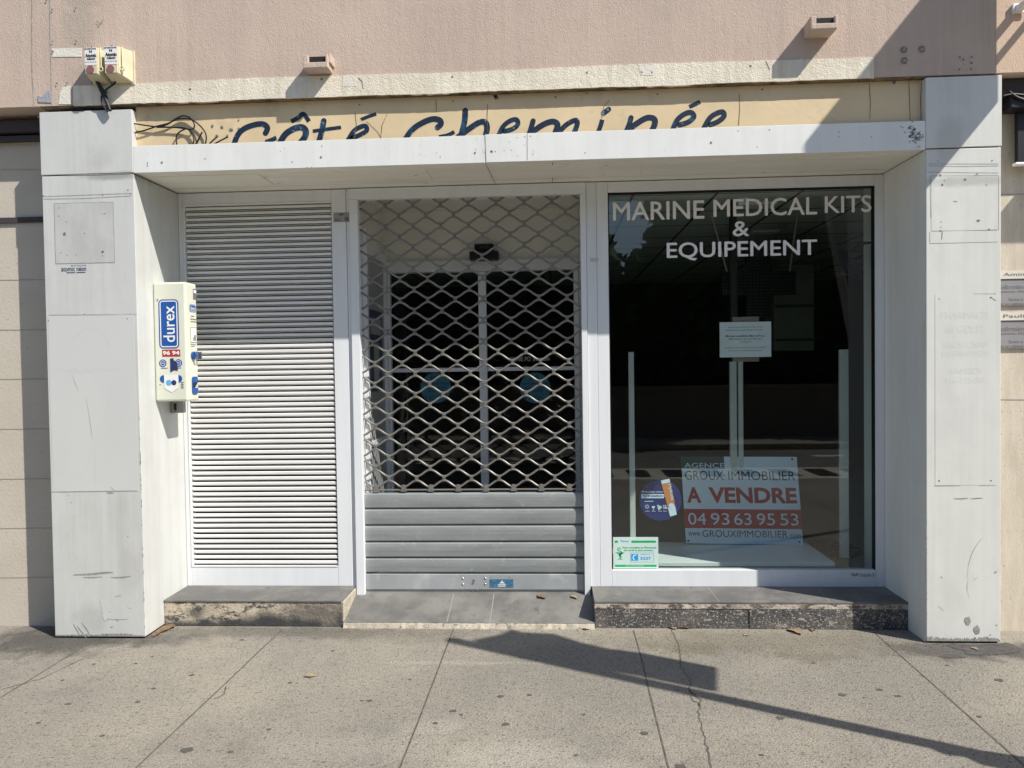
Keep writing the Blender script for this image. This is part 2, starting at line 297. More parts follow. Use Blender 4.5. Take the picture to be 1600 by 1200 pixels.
def ribbon(bm, pts, wid, nrm, wf=None, round_=False):
    """flat stroke of width wid lying on a plane with normal nrm"""
    nrm = Vector(nrm); L_ = []; R_ = []; n = len(pts)
    for i, p in enumerate(pts):
        t = (pts[min(i + 1, n - 1)] - pts[max(i - 1, 0)]).normalized(); s = nrm.cross(t).normalized()
        wd = wid * (wf(i / (n - 1)) if wf else 1) / 2
        L_.append(bm.verts.new(p + s * wd)); R_.append(bm.verts.new(p - s * wd))
    for i in range(n - 1): bm.faces.new((R_[i], R_[i + 1], L_[i + 1], L_[i]))
    if round_:
        for p, d in ((pts[0], pts[0] - pts[1]), (pts[-1], pts[-1] - pts[-2])):
            d = d.normalized(); s = nrm.cross(d).normalized(); wd = wid * (wf(0) if wf else 1) / 2
            face(bm, [p + (s * math.cos(a) + d * math.sin(a)) * wd for a in [math.pi * k / 8 for k in range(9)]])
def roundrect(o, U, V, r, n=6, inset=0.):
    """outline points of a rounded rectangle, o lower-left"""
    U = Vector(U); V = Vector(V); w_, h_ = U.length, V.length; u = U / w_; v = V / h_
    pts = []; r = max(r - inset, .0005)
    for cx, cy, a0 in ((w_ - inset - r, h_ - inset - r, 0), (inset + r, h_ - inset - r, 90), (inset + r, inset + r, 180), (w_ - inset - r, inset + r, 270)):
        for k in range(n + 1):
            a = math.radians(a0 + 90 * k / n); pts.append(Vector(o) + u * (cx + r * math.cos(a)) + v * (cy + r * math.sin(a)))
    return pts

def finish(bm, name):
    bmesh.ops.recalc_face_normals(bm, faces=bm.faces)
    me = bpy.data.meshes.new(name); bm.to_mesh(me); bm.free(); return me
def obj(name, bm, m, parent=None, smooth=False, flat_normals=False):
    if flat_normals:
        me = bpy.data.meshes.new(name); bm.to_mesh(me); bm.free()
    else: me = finish(bm, name)
    o = bpy.data.objects.new(name, me); COL.objects.link(o)
    me.materials.append(K[m] if isinstance(m, str) else m)
    if smooth:
        for p in me.polygons: p.use_smooth = True
    if parent is not None:
        L_ = Vector((0, 0, 0)); q = parent
        while q: L_ = L_ + q.location; q = q.parent
        me.transform(Matrix.Translation(-L_)); o.parent = parent
    return o
def tag(o, label, cat, group=None):
    o['label'] = label; o['category'] = cat
    if group: o['group'] = group
    return o
def thing(name, label, cat, loc=(0, 0, 0), group=None):
    o = bpy.data.objects.new(name, None); COL.objects.link(o); o.location = loc; o.empty_display_size = .1
    return tag(o, label, cat, group)
def obj_each(name, bm, m, parent, most=100):
    """every loose piece of bm becomes a part of its own (beyond `most`, the smaller rest is one)"""
    bm.verts.ensure_lookup_table(); seen = set(); isl = []
    for v in bm.verts:
        if v in seen: continue
        st_ = [v]; seen.add(v); g = []
        while st_:
            q = st_.pop(); g.append(q)
            for e in q.link_edges:
                o_ = e.other_vert(q)
                if o_ not in seen: seen.add(o_); st_.append(o_)
        isl.append(g)
    size = lambda g: max((a.co - g[0].co).length for a in g)
    isl.sort(key=size, reverse=True); out = []
    for grp in [[g] for g in isl[:most]] + ([isl[most:]] if len(isl) > most else []):
        b = B(); mp = {}
        for g in grp:
            fs = {f for v in g for f in v.link_faces}
            for v in g: mp[v] = b.verts.new(v.co)
            for f in fs: b.faces.new([mp[v] for v in f.verts])
        o = obj(name, b, m, parent); out.append(o)
        if len(grp) > 1: o['kind'] = 'stuff'
    bm.free(); return out
def struct(name, bm, m): 
    o = obj(name, bm, m); o['kind'] = 'structure'; return o

_tx = {}
def glyphs(s, bold=0., shear=0., space=1.):
    k = (s, bold, shear, space)
    if k not in _tx:
        c = bpy.data.curves.new('t', 'FONT'); c.body = s; c.resolution_u = 3; c.offset = bold; c.shear = shear; c.space_character = space
        o = bpy.data.objects.new('t', c); COL.objects.link(o)
        dg = bpy.context.evaluated_depsgraph_get(); dg.update()
        me = bpy.data.meshes.new_from_object(o.evaluated_get(dg))
        V = [(v.co.x, v.co.y) for v in me.vertices]; Fc = [tuple(p.vertices) for p in me.polygons]
        bpy.data.objects.remove(o); bpy.data.meshes.remove(me); bpy.data.curves.remove(c)
        x0 = min(v[0] for v in V); x1 = max(v[0] for v in V); y0 = min(v[1] for v in V); y1 = max(v[1] for v in V)
        _tx[k] = ([((x - x0) / (x1 - x0), (y - y0) / (y1 - y0)) for x, y in V], Fc)
    return _tx[k]
def text(bm, s, frame, bold=0., shear=0., space=1.):
    """fit the ink of s into frame = (lower-left, U, V)"""
    o, U, V = frame; vs, fc = glyphs(s, bold, shear, space)
    bv = [bm.verts.new(o + U * a + V * b) for a, b in vs]
    for f in fc:
        try: bm.faces.new([bv[i] for i in f])
        except ValueError: pass
def fat(bm, s, frame, wt):
    o, U, V = frame; n = U.cross(V).normalized()
    for k, (du, dv) in enumerate(((-1, 0), (1, 0), (0, -.8), (0, .8), (0, 0))):
        text(bm, s, (o + U.normalized() * wt * du + V.normalized() * wt * dv + n * .00012 * k, U, V))
def sub(frame, a0, b0, a1, b1, off=0.):
    """part of a frame in 0..1 coordinates (b measured upward)"""
    o, U, V = frame; n = U.cross(V).normalized()
    return o + U * a0 + V * b0 + n * off, U * (a1 - a0), V * (b1 - b0)
def plate(bm, frame, off=0.):
    o, U, V = frame; n = U.cross(V).normalized() * off
    face(bm, [o + n, o + U + n, o + U + V + n, o + V + n])
def slab(bm, frame, th):
    o, U, V = frame; n = U.cross(V).normalized()
    prism(bm, [o, o + U, o + U + V, o + V], n * th)
def mk(*fns):
    bm = B()
    for f in fns: f(bm)
    return bm
def texts(items, **kw):
    bm = B()
    for it in items: text(bm, it[0], it[1], *it[2:])
    return bm
def dots(bm, pix, Y, r=.006, rag=.2, off=.0025):
    for u, v, *k in pix:
        x, z = P(u, v, Y); disc(bm, (x, Y - off, z), (1, 0, 0), (0, 0, 1), k[0] if k else r, 9, rag)
def lines(bm, segs, Y, wid=.004, off=.002):
    for pts in segs:
        q = [Vector((P(u, v, Y)[0], Y - off, P(u, v, Y)[1])) for u, v in pts]
        ribbon(bm, q, wid, (0, -1, 0))
def ring(bm, frame, wid, off=0.):
    o, U, V = frame; n = U.cross(V).normalized() * off; u = U.normalized() * wid; v = V.normalized() * wid
    a = [bm.verts.new(p + n) for p in (o, o + U, o + U + V, o + V)]; b = [bm.verts.new(p + n) for p in (o + u + v, o + U - u + v, o + U + V - u - v, o + V + u - v)]
    for i in range(4): bm.faces.new((a[i], a[(i + 1) % 4], b[(i + 1) % 4], b[i]))

# key dimensions
W = .508            # front of the window frames
PLx0, PLx1, PRx0, PRx1 = -2.972, -2.418, 2.07, 2.469
PLt, PRt = 3.103, 3.128
ZB = 3.137          # underside of the rendered upper wall
LZ0, LZ1 = 2.735, 2.893
ZS = .163           # top of the steps

# ================================================================== GROUND, ROAD
struct('ground', bx(B(), -400, 400, -400, 400, -.30, -.16), 'asphalt')
struct('road', bx(B(), -60, 60, -9.4, -5.972, -.159, -.12), 'asphalt')
pv = B(); bx(pv, -40, 40, -4.90, .62, -.155, 0)
pave = struct('pavement', pv, 'pave')
struct('kerb', bx(B(), -40, 40, -5.97, -4.902, -.155, .003), 'kerb')
struct('far_pavement', bx(B(), -60, 60, -11, -9.402, -.155, -.01), 'pave')
def gl(segs, wid, z=.0015, n=8, jag=0., taper=None):
    bm = B()
    for s in segs:
        pts = [Vector((*G(u, v), z)) for u, v in s] if not isinstance(s[0], Vector) else s
        if jag:
            q = []
            for a, b in zip(pts, pts[1:]):
                for k in range(n): q.append(a.lerp(b, k / n) + Vector((random.uniform(-jag, jag), random.uniform(-jag, jag), 0)))
            pts = q + [pts[-1]]
        ribbon(bm, pts, wid, (0, 0, 1), taper)
    return bm
js = []
for x, tilt in ((-2.713, .012), (-1.652, -.012), (-.608, -.008), (.468, -.02), (1.856, -.03), (-3.76, 0), (2.95, 0)):
    q = [Vector((x + tilt * (.2 - y) + random.uniform(-.003, .003), y, .0015)) for y in (.17, -.2, -.6, -1, -1.6, -2.6, -5.5)]
    js.append(q)
obj('joint', gl(js, .0075), 'joint', pave)
obj('crack', gl([[(1050, 985), (1058, 1003), (1063, 1020), (1062, 1040), (1078, 1062), (1078, 1078), (1095, 1095), (1091, 1120), (1096, 1135), (1104, 1165), (1110, 1200), (1118, 1240)],
                 [(1078, 1078), (1082, 1095), (1097, 1103)], [(353, 1072), (350, 1085), (335, 1093)], [(0, 1078), (60, 1062), (130, 1030)]], .006, jag=.006,
                taper=lambda t: .7 + .6 * math.sin(9 * t) ** 2), 'joint', pave)
bm = B()
for u, v, r in [(300, 1055, 1.3), (147, 1038, 1), (212, 1037, 1), (106, 1100, 1.3), (215, 1097, 1.2), (240, 1076, 1), (378, 1000, 1.2), (453, 1067, 1), (578, 1095, 1.2), (566, 1095, .8),
                (783, 1088, 1.4), (827, 1086, 1.2), (1007, 1146, 1.7), (1063, 1198, 2), (1316, 1086, 1.8), (1374, 1078, 1.5), (1403, 1088, 1.4), (1561, 1063, 1.9), (1219, 1122, 1.7), (1271, 1036, .9),
                (708, 1111, 1.4), (720, 1117, .8), (292, 1172, 2.4), (360, 1175, 1.2), (790, 1132, 1.6), (680, 1130, 1), (520, 1017, 1), (238, 1026, .9), (98, 1063, .8), (640, 1062, .9), (912, 1117, .8), (1350, 1090, .7), (470, 990, .8),
                (160, 1150, 1), (60, 1130, .9), (420, 1140, .9), (1190, 1180, .9), (900, 1180, .8), (1480, 1040, .9), (1530, 1120, 1)]:
    x, y = G(u, v); n = 12
    face(bm, [(x + math.cos(2 * math.pi * k / n) * .011 * r * random.uniform(.8, 1.3), y + math.sin(2 * math.pi * k / n) * .009 * r * random.uniform(.75, 1.25), .0016) for k in range(n)])
obj('gum_spots', bm, 'gum', pave)['kind'] = 'stuff'
bm = B()
for poly in ([(1468, 1012), (1480, 1009), (1492, 1014), (1506, 1016), (1510, 1022), (1530, 1024), (1560, 1023), (1592, 1020), (1596, 1014), (1585, 1008), (1572, 1004), (1562, 1006), (1540, 1007), (1515, 1008), (1500, 1007), (1488, 1006)],
             [(1466, 1026), (1484, 1029), (1510, 1028), (1500, 1024), (1480, 1022)]):
    face(bm, [(*G(u, v), .0019) for u, v in poly])
obj_each('tar_stain', bm, 'puddle', pave)
# drain grates in the kerb strip and road paint, seen in the window glass
for i in range(24):
    bm = B(); x = -6.2 + i * .52
    bx(bm, x, x + .30, -5.80, -5.10, -.02, .006)
    for k in range(4): bx(bm, x + .02 + k * .072, x + .044 + k * .072, -5.79, -5.11, .006, .012)
    tag(obj('drain_grate', bm, 'iron'), 'dark iron slotted drain grate in the pale kerb strip', 'drain grate', 'drain grates along the kerb')
bm = B()
for x, y in ((4.7, -8.4), (5.0, -7.6), (5.3, -6.9), (-4, -7.7), (-7, -7.7)): bx(bm, x, x + .55, y, y + .18, -.119, -.115)
o = struct('road_marking', bm, 'roadpaint')

# ================================================================== BUILDING (upper wall)
bld = thing('building', 'pink rendered upper facade with cream band above the closed shopfront', 'building', (0, 0, ZB))
bm = B(); bx(bm, -9, 2.44, 0, 9, ZB + .002, 9.0)
obj('wall', bm, 'pink', bld)
bm = B()   # ragged lower cream band, modelled with a wavy lower edge
xs = [-2.765 + i * (1.79 + 2.765) / 150 for i in range(151)]
def zt(x): return 3.252 + .004 * math.sin(x * 3)
top = [Vector((x, -.006, zt(x) + random.uniform(-.002, .002))) for x in xs]; bot = [Vector((x, -.006, ZB - .003 + random.uniform(-.002, .0015) + .003 * math.sin(x * 2.3) * math.sin(x * 7))) for x in xs]
a = [bm.verts.new(p) for p in top]; b = [bm.verts.new(p) for p in bot]; b2 = [bm.verts.new(p + Vector((0, .006, 0))) for p in bot]; a2 = [bm.verts.new(p + Vector((0, .006, 0))) for p in top]
b3 = [bm.verts.new((p.x, .06, ZB + .001)) for p in bot]
for i in range(150):
    bm.faces.new((b[i], b[i + 1], a[i + 1], a[i])); bm.faces.new((b2[i], b2[i + 1], b[i + 1], b[i])); bm.faces.new((a[i], a[i + 1], a2[i + 1], a2[i])); bm.faces.new((b3[i], b3[i + 1], b2[i + 1], b2[i]))
obj('cream_band', bm, 'cream', bld)
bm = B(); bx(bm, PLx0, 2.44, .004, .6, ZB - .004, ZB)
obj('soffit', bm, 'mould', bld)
# pilaster strip and filler patches on the left
bm = B(); lines(bm, [[(50, -40), (50, 100), (53, 165)], [(77, -40), (79, 80), (81, 163)]], 0, .004)
obj_each('joint', bm, 'gap', bld)
bm = B()
for poly in ([(81, 76), (128, 75), (128, 89), (82, 89)], [(98, 136), (110, 134), (111, 163), (92, 163), (94, 146)], [(536, 119), (558, 118), (558, 135), (536, 136)], [(998, 102), (1021, 101), (1022, 118), (1000, 118)], [(1242, 118), (1253, 116), (1254, 92), (1240, 96)]):
    prism(bm, [Vector((P(u, v)[0], -.0005, P(u, v)[1])) for u, v in poly], Vector((0, -.002 if poly[0][0] < 200 else -.0068, 0)))
obj_each('filler_patch', bm, 'palepatch', bld)
bm = B()
prism(bm, [Vector((P(u, v)[0], -.001, P(u, v)[1])) for u, v in [(59, 150), (66, 152), (74, 143), (80, 143), (81, 161), (60, 160)]], Vector((0, -.003, 0)))
obj_each('filler_patch', bm, 'bluepatch', bld)
bm = B(); dots(bm, [(83, 16), (119, 14), (83, 66), (120, 65), (74, 1), (84, 81), (90, 131), (106, 131), (145, 129), (167, 128), (168, 145), (298, 140), (707, 121), (917, 114), (1002, 114), (1018, 114), (1172, 104), (503, 124),
                    (1498, 90), (1517, 90), (1504, 94), (1517, 99), (1498, 109), (1516, 109)], 0, .006, .3, .0075)
lines(bm, [[(152, 33), (157, 38), (163, 31)], [(157, 38), (154, 40)], [(1196, 96), (1202, 110)], [(560, 122), (566, 128), (568, 140)]], 0, .004, .0072)
for u, v in ((1412, 78), (1440, 77), (1413, 95)):
    x, z = P(u, v)
    for rr in (.017, .010):
        pts = [Vector((x + rr * math.cos(t) * random.uniform(.85, 1.15), -.003, z + rr * math.sin(t))) for t in [i * .5 for i in range(13)]]
        ribbon(bm, pts, .004, (0, -1, 0))
obj_each('screw_hole', bm, 'mark', bld)

def spout(u0, v0, u1, v1, lab, dep):
    x0, x1, z0, z1 = RC(u0, v0, u1, v1, -dep)
    t = .014; sp = B(); zm = z0 + .45 * (z1 - z0); tl = .030
    bx(sp, x0, x1, -dep, 0, z0, zm, .005)
    bx(sp, x0, x0 + tl, -dep + .001, 0, zm - .004, z1, .004); bx(sp, x1 - t, x1, -dep + .001, 0, zm - .004, z1, .004)
    bx(sp, x1 - .002, x1 + .012, -dep + .02, 0, zm, z1 + .012, .004)
    o = thing('drain_spout', lab, 'drain spout', ((x0 + x1) / 2, 0, z0), 'drain spouts on the pink wall')
    obj('channel', sp, 'pink', o)
    h = B(); bx(h, x0 + tl - .003, x1 - t + .003, -dep + .022, .001, zm - .002, z1 - .003); obj('opening', h, 'dark', o)
spout(473, 85, 512, 106, 'small render-coated drain spout on the pink wall above the louvred panel', .095)
spout(1267, 24, 1309, 45, 'small render-coated drain spout high above the display window', .12)

# ================================================================== OLD SIGN BOARD
sgn = thing('sign_board', 'cream-yellow sign board with dark blue hand-painted lettering half hidden behind the white lintel', 'sign', (0, .03, 2.8))
bm = B(); bx(bm, PLx1 + .001, PRx0 - .001, .041, .3, 2.80, ZB - .006)
obj('board', bm, 'board', sgn)
strokes = [([(364, 232), (371, 212), (382, 201), (398, 195), (411, 194), (418, 200), (415, 208)], 9, 1), ([(415, 222), (424, 219), (432, 215)], 7, 0),
 ([(436, 226), (446, 210), (460, 201), (472, 199), (478, 205), (476, 215), (466, 227)], 10, 1), ([(455, 190), (466, 184), (474, 178), (483, 190)], 7, 0),
 ([(506, 189), (503, 205), (497, 226)], 9, 1), ([(489, 205), (510, 202), (533, 199)], 5.5, 0),
 ([(541, 224), (552, 206), (562, 199), (571, 197), (573, 204), (564, 210), (550, 216)], 7.5, 1), ([(564, 187), (576, 182), (588, 178)], 5.5, 0),
 ([(632, 220), (644, 203), (660, 192), (676, 186), (687, 188), (689, 194), (684, 199)], 9, 1), ([(686, 214), (700, 211), (710, 206)], 6, 0),
 ([(727, 173), (726, 190), (720, 214)], 9, 1), ([(716, 214), (735, 200), (750, 191), (759, 192), (761, 203), (756, 220)], 9, 1),
 ([(778, 214), (786, 198), (797, 189), (807, 187), (809, 195), (800, 202), (788, 205)], 7.5, 1),
 ([(833, 189), (830, 200), (825, 216)], 8, 1), ([(825, 212), (845, 197), (862, 190), (871, 194), (869, 204), (864, 216)], 9, 1), ([(868, 212), (885, 195), (899, 188), (902, 193), (899, 203), (894, 215)], 8, 1),
 ([(941, 187), (938, 198), (932, 213)], 7, 0), ([(943, 177), (947, 174), (951, 171)], 8, 1),
 ([(986, 184), (983, 195), (977, 209)], 8, 1), ([(978, 206), (998, 191), (1012, 184), (1022, 186), (1023, 194), (1017, 208)], 9, 1),
 ([(1050, 206), (1058, 188), (1070, 178), (1080, 176), (1084, 183), (1075, 191), (1062, 195)], 8, 1), ([(1077, 167), (1086, 163), (1094, 159)], 6.5, 0),
 ([(1098, 204), (1108, 186), (1118, 178), (1129, 175), (1131, 182), (1122, 190), (1110, 195)], 8, 1)]
bm = B(); yb = .041
for i, (pts, wd, rnd) in enumerate(strokes):
    if i == 8: obj('lettering', bm, 'marble', sgn); bm = B()
    q = smoothline([Vector((P(u, v, yb)[0], yb - .0008 - .0003 * (i % 3), P(u, v, yb)[1])) for u, v in pts], 6)
    ribbon(bm, q, wd * .00366, (0, -1, 0), None, bool(rnd))
obj('lettering', bm, 'marble', sgn)
bm = B()
lines(bm, [[(762, 163), (761, 190), (763, 212)], [(555, 176), (557, 195), (554, 218)], [(1155, 147), (1156, 170), (1154, 196)], [(1420, 125), (1421, 155), (1422, 188)], [(573, 190), (590, 206), (597, 218)], [(605, 178), (597, 196), (595, 215)], [(1440, 130), (1438, 155), (1439, 188)], [(1358, 130), (1360, 160), (1359, 186)], [(952, 157), (944, 166), (940, 185)], [(681, 155), (682, 175)]], yb, .0028, .0018)
obj_each('crack', bm, 'mould', sgn)
bm = B(); dots(bm, [(332, 197, .009), (347, 199, .009), (361, 203, .011), (373, 188, .006), (373, 201, .006), (339, 213, .009), (355, 213, .009), (562, 164), (708, 158), (868, 152), (1027, 147), (1191, 140), (773, 148, .016), (775, 153, .012), (1397, 129, .01), (917, 146)], yb, .005, .35, .002)
obj_each('screw_hole', bm, 'mark', sgn)
# loose black cables in front of the board
yc = .022
def cab(pts, Y, r=.0042):
    bm = B(); tube(bm, smoothline([Vector((P(u, v, Y)[0], Y, P(u, v, Y)[1])) for u, v in pts], 7), r, 7); return bm
cb = thing('cable_bundle', 'loose black cables looping in front of the yellow board beside the left pillar', 'cables', (-2.3, 0, 2.9))
for pts in ([(209, 193), (228, 196), (247, 198), (262, 194), (274, 186), (286, 181), (298, 185), (304, 196), (300, 202), (290, 201), (270, 199), (245, 199)],
            [(209, 208), (228, 203), (246, 197), (262, 193), (278, 186), (297, 186), (312, 196), (321, 208), (322, 220), (318, 232)],
            [(246, 198), (270, 199), (288, 200), (298, 206), (303, 218), (300, 232)],
            [(276, 226), (276, 212), (284, 204), (294, 202), (304, 212), (308, 228)],
            [(316, 206), (311, 216), (303, 230)], [(356, 214), (344, 220), (330, 228)], [(339, 214), (330, 222), (322, 232)]):
    obj('cable', cab(pts, yc), 'cable', cb, True)

# ================================================================== NEIGHBOURING WALLS
lw = thing('tiled_wall', 'beige stone-tiled wall left of the white left pillar', 'wall', (-5, .2, 0))
bm = B(); bx(bm, -12, PLx1 - .3, .2, .6, -.05, ZB - .002); obj('wall', bm, 'lwall', lw)
bm = B(); lines(bm, [[(-300, v + 3), (60, v), (110, v)] for v in (437, 515, 592, 670, 748, 825, 902)] + [[(-300, 266), (60, 265), (90, 265)]], .2, .004)
lines(bm, [[(-60, 200), (-60, 980)]], .2, .004); obj('joint', bm, mat('tile_joint', (.36, .33, .28), .9, col2=(.42, .385, .33)), lw)
bm = B(); x0, x1, z0, z1 = RC(-300, 344, 80, 352, .2); bx(bm, -12, PLx1 - .31, .185, .2, z0, z1); obj('groove_strip', bm, 'darkbeam', lw)  # dark strip stands in for the recessed groove
bm = B(); bx(bm, -12, PLx0 - .001, .12, .199, 3.04, 3.10, .004); bx(bm, -12, PLx0 - .001, .15, .199, 2.995, 3.025, .004); obj_each('beam', bm, 'darkbeam', lw)
rw = thing('stone_wall', 'warm beige stone wall right of the right white pillar, with peach render above', 'wall', (4, .2, 0))
bm = B(); bx(bm, PRx1 - .2, 12, .2, .6, -.05, ZB - .002); obj('wall', bm, 'rwall', rw)
bm = B(); bx(bm, 2.442, 12, 0, 9, ZB + .004, 9); obj('upper_wall', bm, 'peach', rw)
bm = B(); lines(bm, [[(1550, 624), (1800, 626)], [(1550, 304), (1800, 300)]], .2, .005); obj_each('joint', bm, 'gap', rw)
bm = B(); bx(bm, PRx1 + .001, 12, .08, .199, ZB - .09, ZB - .004); obj('soffit', bm, 'darkbeam', rw)
aw = thing('shadow_occluder', 'dark rolled awning cassette under the right neighbour\'s overhang', 'occluder', (6, 0, 3.1))
bm = B(); bx(bm, 3.16, 9, -.235, .198, 3.06, 3.13, .01); obj('block', bm, 'darkbeam', aw)  # out-of-view box added to cast the shadow across the right wall
wl = thing('hanging_blind', 'black hanging blind with a pale bottom bar at the right edge of the photo', 'blind', (2.75, .1, 2.7))
Yh = .12
x0, x1, z0, z1 = RC(1590, 170, 1660, 252, Yh)
bm = B(); bx(bm, x0, x1 + .2, Yh, Yh + .03, z0, z1, .003); obj('panel', bm, 'black', wl)
bm = B(); bx(bm, x0 - .012, x1 + .2, Yh - .004, Yh + .034, z0 - .018, z0 - .001, .006); obj('bottom_bar', bm, 'vinyl', wl)
x0, x1, z0, z1 = RC(1579, 146, 1660, 168, Yh - .06)
bm = B(); bx(bm, x0, x1, Yh - .06, Yh + .05, z0, z1, .008); obj('head_box', bm, 'black', wl)
bm = B(); tube(bm, smoothline([Vector((P(u, v, Yh - .07)[0], Yh - .07, P(u, v, Yh - .07)[1])) for u, v in [(1566, 135), (1576, 142), (1590, 152), (1610, 158)]]), .006); tube(bm, smoothline([Vector((P(u, v, Yh - .07)[0], Yh - .07, P(u, v, Yh - .07)[1])) for u, v in [(1568, 150), (1585, 147), (1610, 150)]]), .005); obj('cable', bm, 'cable', wl)
# blade sign out of frame that casts the big diagonal shadow, and its stub bracket in frame
bs = thing('blade_sign', 'flat sign panel projecting from the wall beyond the right edge of the photo', 'sign', (2.9, 0, 3.5))
bm = B(); bx(bm, 2.885, 2.915, -.95, -.30, 3.545, 4.585, .004); obj('panel', bm, 'signback', bs)
bm = B(); bx(bm, 2.888, 2.912, -.32, 0, 3.75, 3.78); bx(bm, 2.888, 2.912, -.32, 0, 4.35, 4.38); obj_each('bracket', bm, 'polegrey', bs)
wb = thing('wall_bracket', 'white metal bracket with a round hole at the top right corner of the photo', 'bracket', (2.57, 0, 3.5))
x0, x1, z0, z1 = RC(1583, 5, 1597, 20, -.02)
bm = B(); bx(bm, x0, x1 + .03, -.02, -.012, z0, z1, .002); bx(bm, x0 + .004, x0 + .012, -.012, 0, z0, z1); bx(bm, x0 + .012, x0 + .05, -.30, -.02, z0 + .008, z0 + .035, .002); obj('plate', bm, 'vinyl', wb)
bm = B(); disc(bm, (x0 + .022, -.0215, z0 + .030), (1, 0, 0), (0, 0, 1), .012); obj('hole', bm, 'ink', wb)
# plaques
def plaque(v0, vt, v1, name, lab):
    Y = .185; t = thing('name_plaque', lab, 'plaque', (2.7, .2, P(1580, v1, Y)[1]), 'name plaques on the right wall')
    f = fr(1540, v0, 1690, v1, Y, 0)
    bm = B(); bx(bm, f[0].x, f[0].x + f[1].x, Y, .1995, f[0].z, f[0].z + f[2].z, .002); obj('plate', bm, 'plaque', t)
    f2 = fr(1540, v0, 1690, vt, Y, .003); bm = B(); slab(bm, f2, .003); obj('name_strip', bm, 'plaquetop', t)
    h = v1 - v0
    bm = texts([(name, fr(1566.5, v0 + 4, 1566.5 + 7.6 * len(name), vt - 4, Y, .0072), 0),
                ('Infirmière Libérale', fr(1563, vt + h * .17, 1640, vt + h * .30, Y, .001), 0), ("Diplômée d'Etat Conventionnée", fr(1558, vt + h * .33, 1655, vt + h * .41, Y, .001)),
                ('Soins à domicile', fr(1576, vt + h * .55, 1628, vt + h * .63, Y, .001)), ('et au cabinet sur rendez-vous', fr(1563, vt + h * .67, 1648, vt + h * .75, Y, .001))])
    obj('lettering', bm, 'inkgrey', t)
    bm = B(); lines(bm, [[(1541, vt + 1.5), (1689, vt)]], Y, .006, .0035); obj('rule', bm, 'inkgrey', t)
plaque(422, 435, 477, 'Amina Ba', 'upper of the two metal name plaques on the right wall')
plaque(487, 500, 544, 'Pauline B', 'lower of the two metal name plaques on the right wall')

# ================================================================== WHITE CLAD PILLARS
pl = thing('clad_pillar', 'white metal-clad pillar on the left beside the louvred panel', 'pillar', (-2.7, .3, 0), 'white clad pillars')
zs = P(130, 273)[1]
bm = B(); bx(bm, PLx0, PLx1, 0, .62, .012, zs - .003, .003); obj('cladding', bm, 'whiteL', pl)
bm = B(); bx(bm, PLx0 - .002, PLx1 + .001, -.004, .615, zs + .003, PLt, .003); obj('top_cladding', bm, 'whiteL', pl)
bm = B(); bx(bm, PLx0 + .01, PLx1 - .01, .012, .6, 0, .012); bx(bm, PLx0 + .01, PLx1 - .01, .01, .6, zs - .003, zs + .003); obj('base_gap', bm, 'dark', pl)
bm = B(); slab(bm, fr(86, 317, 178, 411, 0, .0003), .0009); obj_each('blank_plate', bm, 'greyplate', pl)
bm = B(); slab(bm, fr(79, 493, 213, 768, 0, .0003), .0009); obj_each('blank_plate', bm, 'white2', pl)
bm = B(); ring(bm, fr(85.5, 316.5, 178.5, 411.5, 0, .0012), .0026); lines(bm, [[(77, 492), (214, 491)], [(79, 768.5), (214, 766.5)]], 0, .0025)
lines(bm, [[(68, 307), (205, 302)], [(68, 311), (130, 310), (205, 306)]], 0, .0025, .0015)
obj_each('gap_line', bm, 'gap', pl)
bm = B()
dots(bm, [(93, 325), (160, 334), (164, 334), (104, 347), (101, 366, .009), (132, 365), (95, 395), (105, 399), (119, 398), (160, 394, .008), (160, 400), (92, 338), (65, 300), (68, 306), (200, 297), (161, 305), (205, 303), (76, 501), (199, 498), (203, 491), (132, 491)], 0, .0036, .35, .0017)
dots(bm, [(60, 183), (64, 183), (128, 185), (74, 212), (196, 173), (126, 226, .006), (128, 240), (163, 234), (187, 247), (128, 257), (107, 774), (172, 956), (168, 968), (184, 970), (200, 838), (112, 785)], 0, .0032, .35, .0017)
obj_each('screw_hole', bm, 'mark', pl)
bm = B()
def base_wear(bm, x0, x1, hmax, dense):
    """ragged band of bare, dirty metal along the foot of a pillar"""
    n = 90; prev = None
    for i in range(n + 1):
        x = x0 + (x1 - x0) * i / n; t = i / n
        h = .006 + hmax * (.25 + .75 * random.random()) * dense(t)
        a, b_ = bm.verts.new((x, -.0013, .012)), bm.verts.new((x, -.0013, .012 + h))
        if prev: bm.faces.new((prev[0], a, b_, prev[1]))
        prev = (a, b_)
def streak(bm, pts, wd, Y=0, off=.002):
    q = smoothline([Vector((P(u, v, Y)[0], Y - off, P(u, v, Y)[1])) for u, v in pts], 5); ribbon(bm, q, wd, (0, -1, 0), lambda t: .25 + .75 * math.sin(math.pi * min(max(t, .02), .98)) * random.uniform(.6, 1.2))
for pts, wd in (([(115, 898), (140, 897), (160, 895), (177, 894)], .012), ([(130, 902), (146, 902), (160, 901)], .006), ([(174, 902), (190, 902), (205, 900)], .008), ([(115, 975), (122, 987), (126, 995)], .006), ([(121, 978), (130, 990), (136, 998)], .006), ([(128, 973), (137, 985), (140, 992)], .006),
                ([(168, 967), (185, 968), (201, 967)], .003), ([(172, 980), (178, 979)], .004), ([(90, 273.5), (140, 273), (206, 271)], .008), ([(180, 932), (190, 930)], .003), ([(113, 585), (118, 600), (123, 612)], .003), ([(135, 622), (141, 660), (145, 690)], .0028), ([(167, 770), (178, 770)], .008), ([(172, 760), (180, 768)], .004)):
    streak(bm, pts, wd, 0, .0016)
